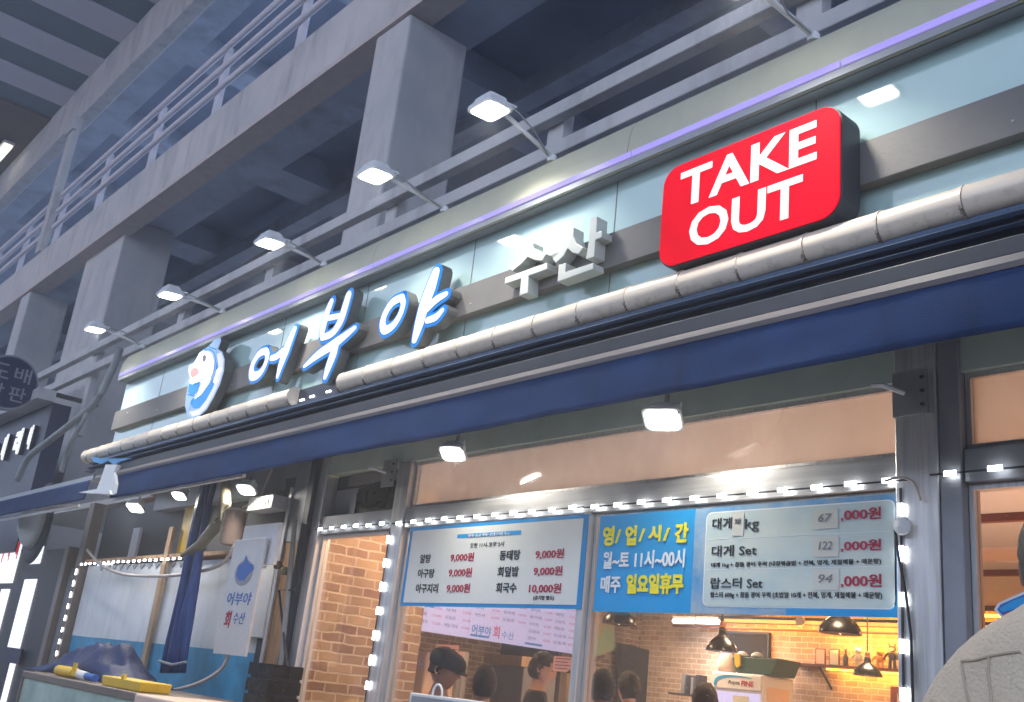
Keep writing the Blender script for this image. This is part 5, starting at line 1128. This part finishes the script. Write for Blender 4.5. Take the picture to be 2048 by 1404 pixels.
# cables
def cable(pts, r, m, lab, nm='cable'):
    P = [onY(a, b, Y) for a, b, Y in pts]; mb = MB(); D = []
    for i in range(len(P) - 1):
        p0 = P[max(i - 1, 0)]; p1 = P[i]; p2 = P[i + 1]; p3 = P[min(i + 2, len(P) - 1)]
        for k in range(6):
            t = k / 6; D.append(0.5 * (2 * p1 + (p2 - p0) * t + (2 * p0 - 5 * p1 + 4 * p2 - p3) * t * t + (3 * p1 - p0 - 3 * p2 + p3) * t ** 3))
    D.append(P[-1]); o = mb.tube(D, r, 8).build(nm, m, None, smooth=True, origin=tuple(P[0])); tag(o, lab, 'cable')
cable([(35, 960, -0.5), (58, 915, -0.5), (100, 880, -0.5), (145, 845, -0.5), (190, 805, -0.4), (222, 745, -0.3), (240, 700, -0.2)], 0.045, 'cable', 'thick grey cable bundle crossing in front of the cream column')
cable([(122, 945, -0.5), (132, 905, -0.5), (150, 870, -0.5), (170, 835, -0.45), (185, 800, -0.4)], 0.028, 'cable', 'pale cable looping down beside the cream column')
cable([(175, 1100, -0.15), (200, 1128, -0.15), (245, 1148, -0.15), (310, 1152, -0.15), (370, 1148, -0.15), (440, 1130, -0.15), (470, 1090, -0.15)], 0.016, 'cablew', 'white cable sagging across the mural window')
cable([(348, 1380, -0.3), (400, 1365, -0.3), (445, 1335, -0.3), (462, 1290, -0.3)], 0.014, 'cablew', 'white cable curling up from the counter')
cable([(1842, 1000, -0.08), (1826, 965, -0.08), (1800, 955, -0.08), (1770, 962, -0.08)], 0.006, 'cablew', 'thin wire looping over the right steel post')
# round bowl
q = onY(66, 1045, -0.5); T = empty('dish_reflector', q, 'grey round dish with a dark rim hanging under the neighbouring awning', 'dish')
MB().lathe((q[0] - 0.1, -0.4, q[2] + 0.02), [(0.50, 0.0), (0.47, -0.02), (0.36, -0.03)], 32, 'y').build('rim', 'dark', T, smooth='edge'); MB().lathe((q[0] - 0.1, -0.44, q[2] + 0.04), [(0.36, 0), (0.30, -0.09), (0.18, -0.16), (0.04, -0.19)], 32, 'y').build('dome', 'whitemetal', T, smooth=True)
MB().tube([onY(60, 1015, -0.55), onY(145, 1014, -0.55)], 0.03).build('support_bar', 'cablew', T); MB().tube([(q[0], -0.4, q[2] + .3), (q[0], -0.4, 3.2)], 0.03).build('hanger', 'dark', T)
# neighbour shop
nb = empty('neighbour_shop', (-18, 0, 0), 'dark fronted neighbouring shop with white filmed door panes at the far left', 'shop')
bx('front_wall', 'darknavy', nb, -40, -15.3, -0.06, 0.2, 2.6, 4.75); bx('sign_lip', 'concrete', nb, -40, -15.3, -0.30, -0.05, 4.76, 4.92)
bx('front_wall', 'dark', nb, -40, -13.2, 0.02, 0.2, 0.0, 2.6)
def pane(bl, tr, Y=-0.01): return pxbox('pane', 'nfilm', nb, bl, tr, Y, 0.02)
pane((-40, 1167), (50, 1060)); pane((55, 1128), (86, 1092)); pane((14, 1296), (72, 1158)); pane((-40, 1340), (18, 1178)); pane((0, 1404), (30, 1322)); 
pxbox('door_rail', 'darknavy', nb, (0, 1322), (44, 1298), -0.03, 0.02)
for i, (bl_, tr_, tx) in enumerate((((-14, 1125), (3, 1078), '새'), ((3, 1127), (14, 1082), '네'), ((14, 1122), (27, 1082), '리'), ((29, 1118), (43, 1080), '버'))):
    a = onY(*bl_, -0.03); b = onY(*tr_, -0.03); text(tx, a[0], a[2], b[0], b[2], -0.03, 'nred', nb, name='red_letter', bold=.03, depth=.01)
for bl_, tr_, tx in (((-22, 935), (-4, 885), '인'), ((0, 922), (20, 868), '테'), ((24, 912), (50, 856), '리'), ((52, 900), (70, 850), '어')):
    a = onY(*bl_, -0.12); b = onY(*tr_, -0.12); L = empty('sign_letter', (a[0], -0.12, a[2]), 'lit white sign letter %s on the dark neighbouring front' % tx, 'sign letter', 'lit letters of the neighbouring shop'); text(tx, a[0], a[2], b[0], b[2], -0.12, 'nwhite', L, name='letter_face', bold=.05, depth=.02); text(tx, a[0], a[2], b[0], b[2], -0.065, 'dark', L, name='letter_return', bold=.05, depth=.05)
c0 = onX(19, 764, -15.6); rr_ = 0.40
T = empty('round_sign', (-15.6, c0[1], c0[2]), 'round navy blade sign with grey Korean characters at the left edge', 'sign')
MB().lathe((-15.65, c0[1], c0[2]), [(rr_, -0.1), (rr_, 0.04)], 48, 'x').build('rim', 'greysteel', T); MB().lathe((-15.6, c0[1], c0[2]), [(rr_ * .93, -0.009), (rr_ * .93, -0.004)], 48, 'x').build('disc', 'darknavy', T)
for tx, u0, v0, u1, v1 in (('도', -.27, .03, -.03, .25), ('배', .04, .03, .27, .25), ('장', -.27, -.26, -.04, -.04), ('판', .03, -.26, .26, -.04)): text(tx, c0[1] + u0, c0[2] + v0, c0[1] + u1, c0[2] + v1, 0, 'greysteel', T, bold=.01, xplane=-15.603)
bx('arm', 'dark', T, -15.68, -15.62, c0[1] + rr_ - 0.02, c0[1] + rr_ + 0.9, c0[2] - 0.03, c0[2] + 0.03)

# ---- tank, box and things on them
a = onY(45, 1345, -1.15); b = onY(276, 1381, -1.15); zt = float((a[2] + b[2]) / 2)
T = empty('fish_tank', ((a[0] + b[0]) / 2, -0.8, 0), 'fish tank with cloudy green glass and brown rim at the bottom left', 'tank')
bx('rim', 'tankframe', T, a[0], b[0], -1.15, -0.35, zt - 0.055, zt, bevel=0.006); bx('glass', 'water', T, a[0] + 0.03, b[0] - 0.03, -1.13, -0.38, 0.55, zt - 0.056); bx('stand', 'dark', T, a[0] + 0.02, b[0] - 0.02, -1.14, -0.36, 0.0, 0.549)
bx('frame_post', 'tankframe', T, a[0], a[0] + 0.028, -1.15, -1.131, 0.0, zt - 0.056)
a2 = onY(279, 1379, -1.15)
T = empty('cream_counter', (a2[0] + 0.8, -0.8, 0), 'cream topped counter right of the fish tank', 'counter')
bx('top', 'pinkbox', T, b[0] + 0.01, b[0] + 1.75, -1.17, -0.36, zt - 0.07, zt - 0.002, bevel=0.012); bx('cabinet', 'white', T, b[0] + 0.03, b[0] + 1.72, -1.14, -0.38, 0.0, zt - 0.071)
def onzt(px, py): p = onZ(px, py, zt); return float(p[0]), float(p[1])
T = empty('yellow_tray', (-8.2, -0.95, zt), 'orange yellow plastic tray on the right end of the tank', 'tray')
q = onY(212, 1362, -1.05); r2 = onY(288, 1370, -1.05); MB().prism([(q[0], zt + 0.002), (r2[0], zt + 0.002), (r2[0] + 0.02, zt + 0.07), (q[0] - 0.02, zt + 0.07)], -1.08, -0.85).build('tray', 'yellow', T, bevel=0.008); bx('tab', 'yellow', T, r2[0] - 0.38, r2[0] - 0.32, -1.08, -1.06, zt + 0.071, zt + 0.10)
q = onY(122, 1343, -1.0); r2 = onY(206, 1362, -1.0); z = zt + 0.045
T = empty('tape_tube', (q[0], -1.0, zt), 'yellow and white tube with a blue cap lying on the tank', 'tube')
MB().tube([(q[0], -1.02, z), (q[0] + 0.42, -1.02, z)], 0.042, 16).build('roll', 'yellow', T, smooth='edge'); MB().tube([(q[0] + 0.425, -1.02, z), (q[0] + 0.7, -1.02, z - .01)], 0.034, 16).build('sleeve', 'white', T, smooth='edge'); MB().tube([(q[0] + 0.705, -1.02, z - .01), (q[0] + 0.9, -1.02, z - .01)], 0.028, 12).build('cap', 'inkblue', T); bx('label_tab', 'yellow', T, q[0] + 0.44, q[0] + 0.52, -1.06, -1.05, z - 0.02, z + 0.08)
T = empty('crumpled_tarp', (-9.2, -0.7, zt), 'crumpled dark blue tarpaulin heap on the fish tank', 'tarpaulin')
n = 46; vs = []; fs = []
q0 = onY(100, 1340, -0.7)[0]; q1 = onY(285, 1345, -0.7)[0]
for i in range(n + 1):
    for j in range(16):
        u = i / n; v = j / 15; e = math.sin(math.pi * v) ** 0.6 * (0.08 + 0.30 * math.exp(-((u - 0.68) / 0.2) ** 2) + 0.16 * math.exp(-((u - 0.35) / 0.2) ** 2)) * math.sin(math.pi * min(1, max(0, u))) ** 0.4
        p = Vector((u * 5, v * 2.2, 1.0)); f_ = abs(noise.noise(p * 1.7)) * 0.12 + abs(noise.noise(Vector((u * 14, v * 2, 3)))) * 0.07
        vs.append((q0 + (q1 - q0) * u + 0.04 * noise.noise(p * 3), -0.92 + 0.5 * v + 0.05 * noise.noise(p * 2.1), zt + 0.006 + max(0, e * (1 - f_ * 3.5))))
for i in range(n):
    for j in range(15): a_ = i * 16 + j; fs.append((a_, a_ + 1, a_ + 17, a_ + 16))
o = MB().add(vs, fs).build('sheet', 'tarp', T, smooth=True); so = o.modifiers.new('t', 'SOLIDIFY'); so.thickness = 0.004

# ================================================================ HAZE
HZ = 0.009
if HZ:
    hz = MB().box(-62, 20, -16.5, 11, -1.3, 14.6).build('haze', mat('unused', (1, 1, 1))); tag(hz, kind='stuff')
    m = bpy.data.materials.new('night_haze'); m.use_nodes = True; t = m.node_tree
    for nd in list(t.nodes): t.nodes.remove(nd)
    o_ = t.nodes.new('ShaderNodeOutputMaterial'); pv_ = t.nodes.new('ShaderNodeVolumePrincipled'); pv_.inputs['Color'].default_value = (0.9, 0.93, 1, 1); pv_.inputs['Density'].default_value = HZ; pv_.inputs['Anisotropy'].default_value = 0.5
    t.links.new(pv_.outputs[0], o_.inputs['Volume']); hz.data.materials.clear(); hz.data.materials.append(m)
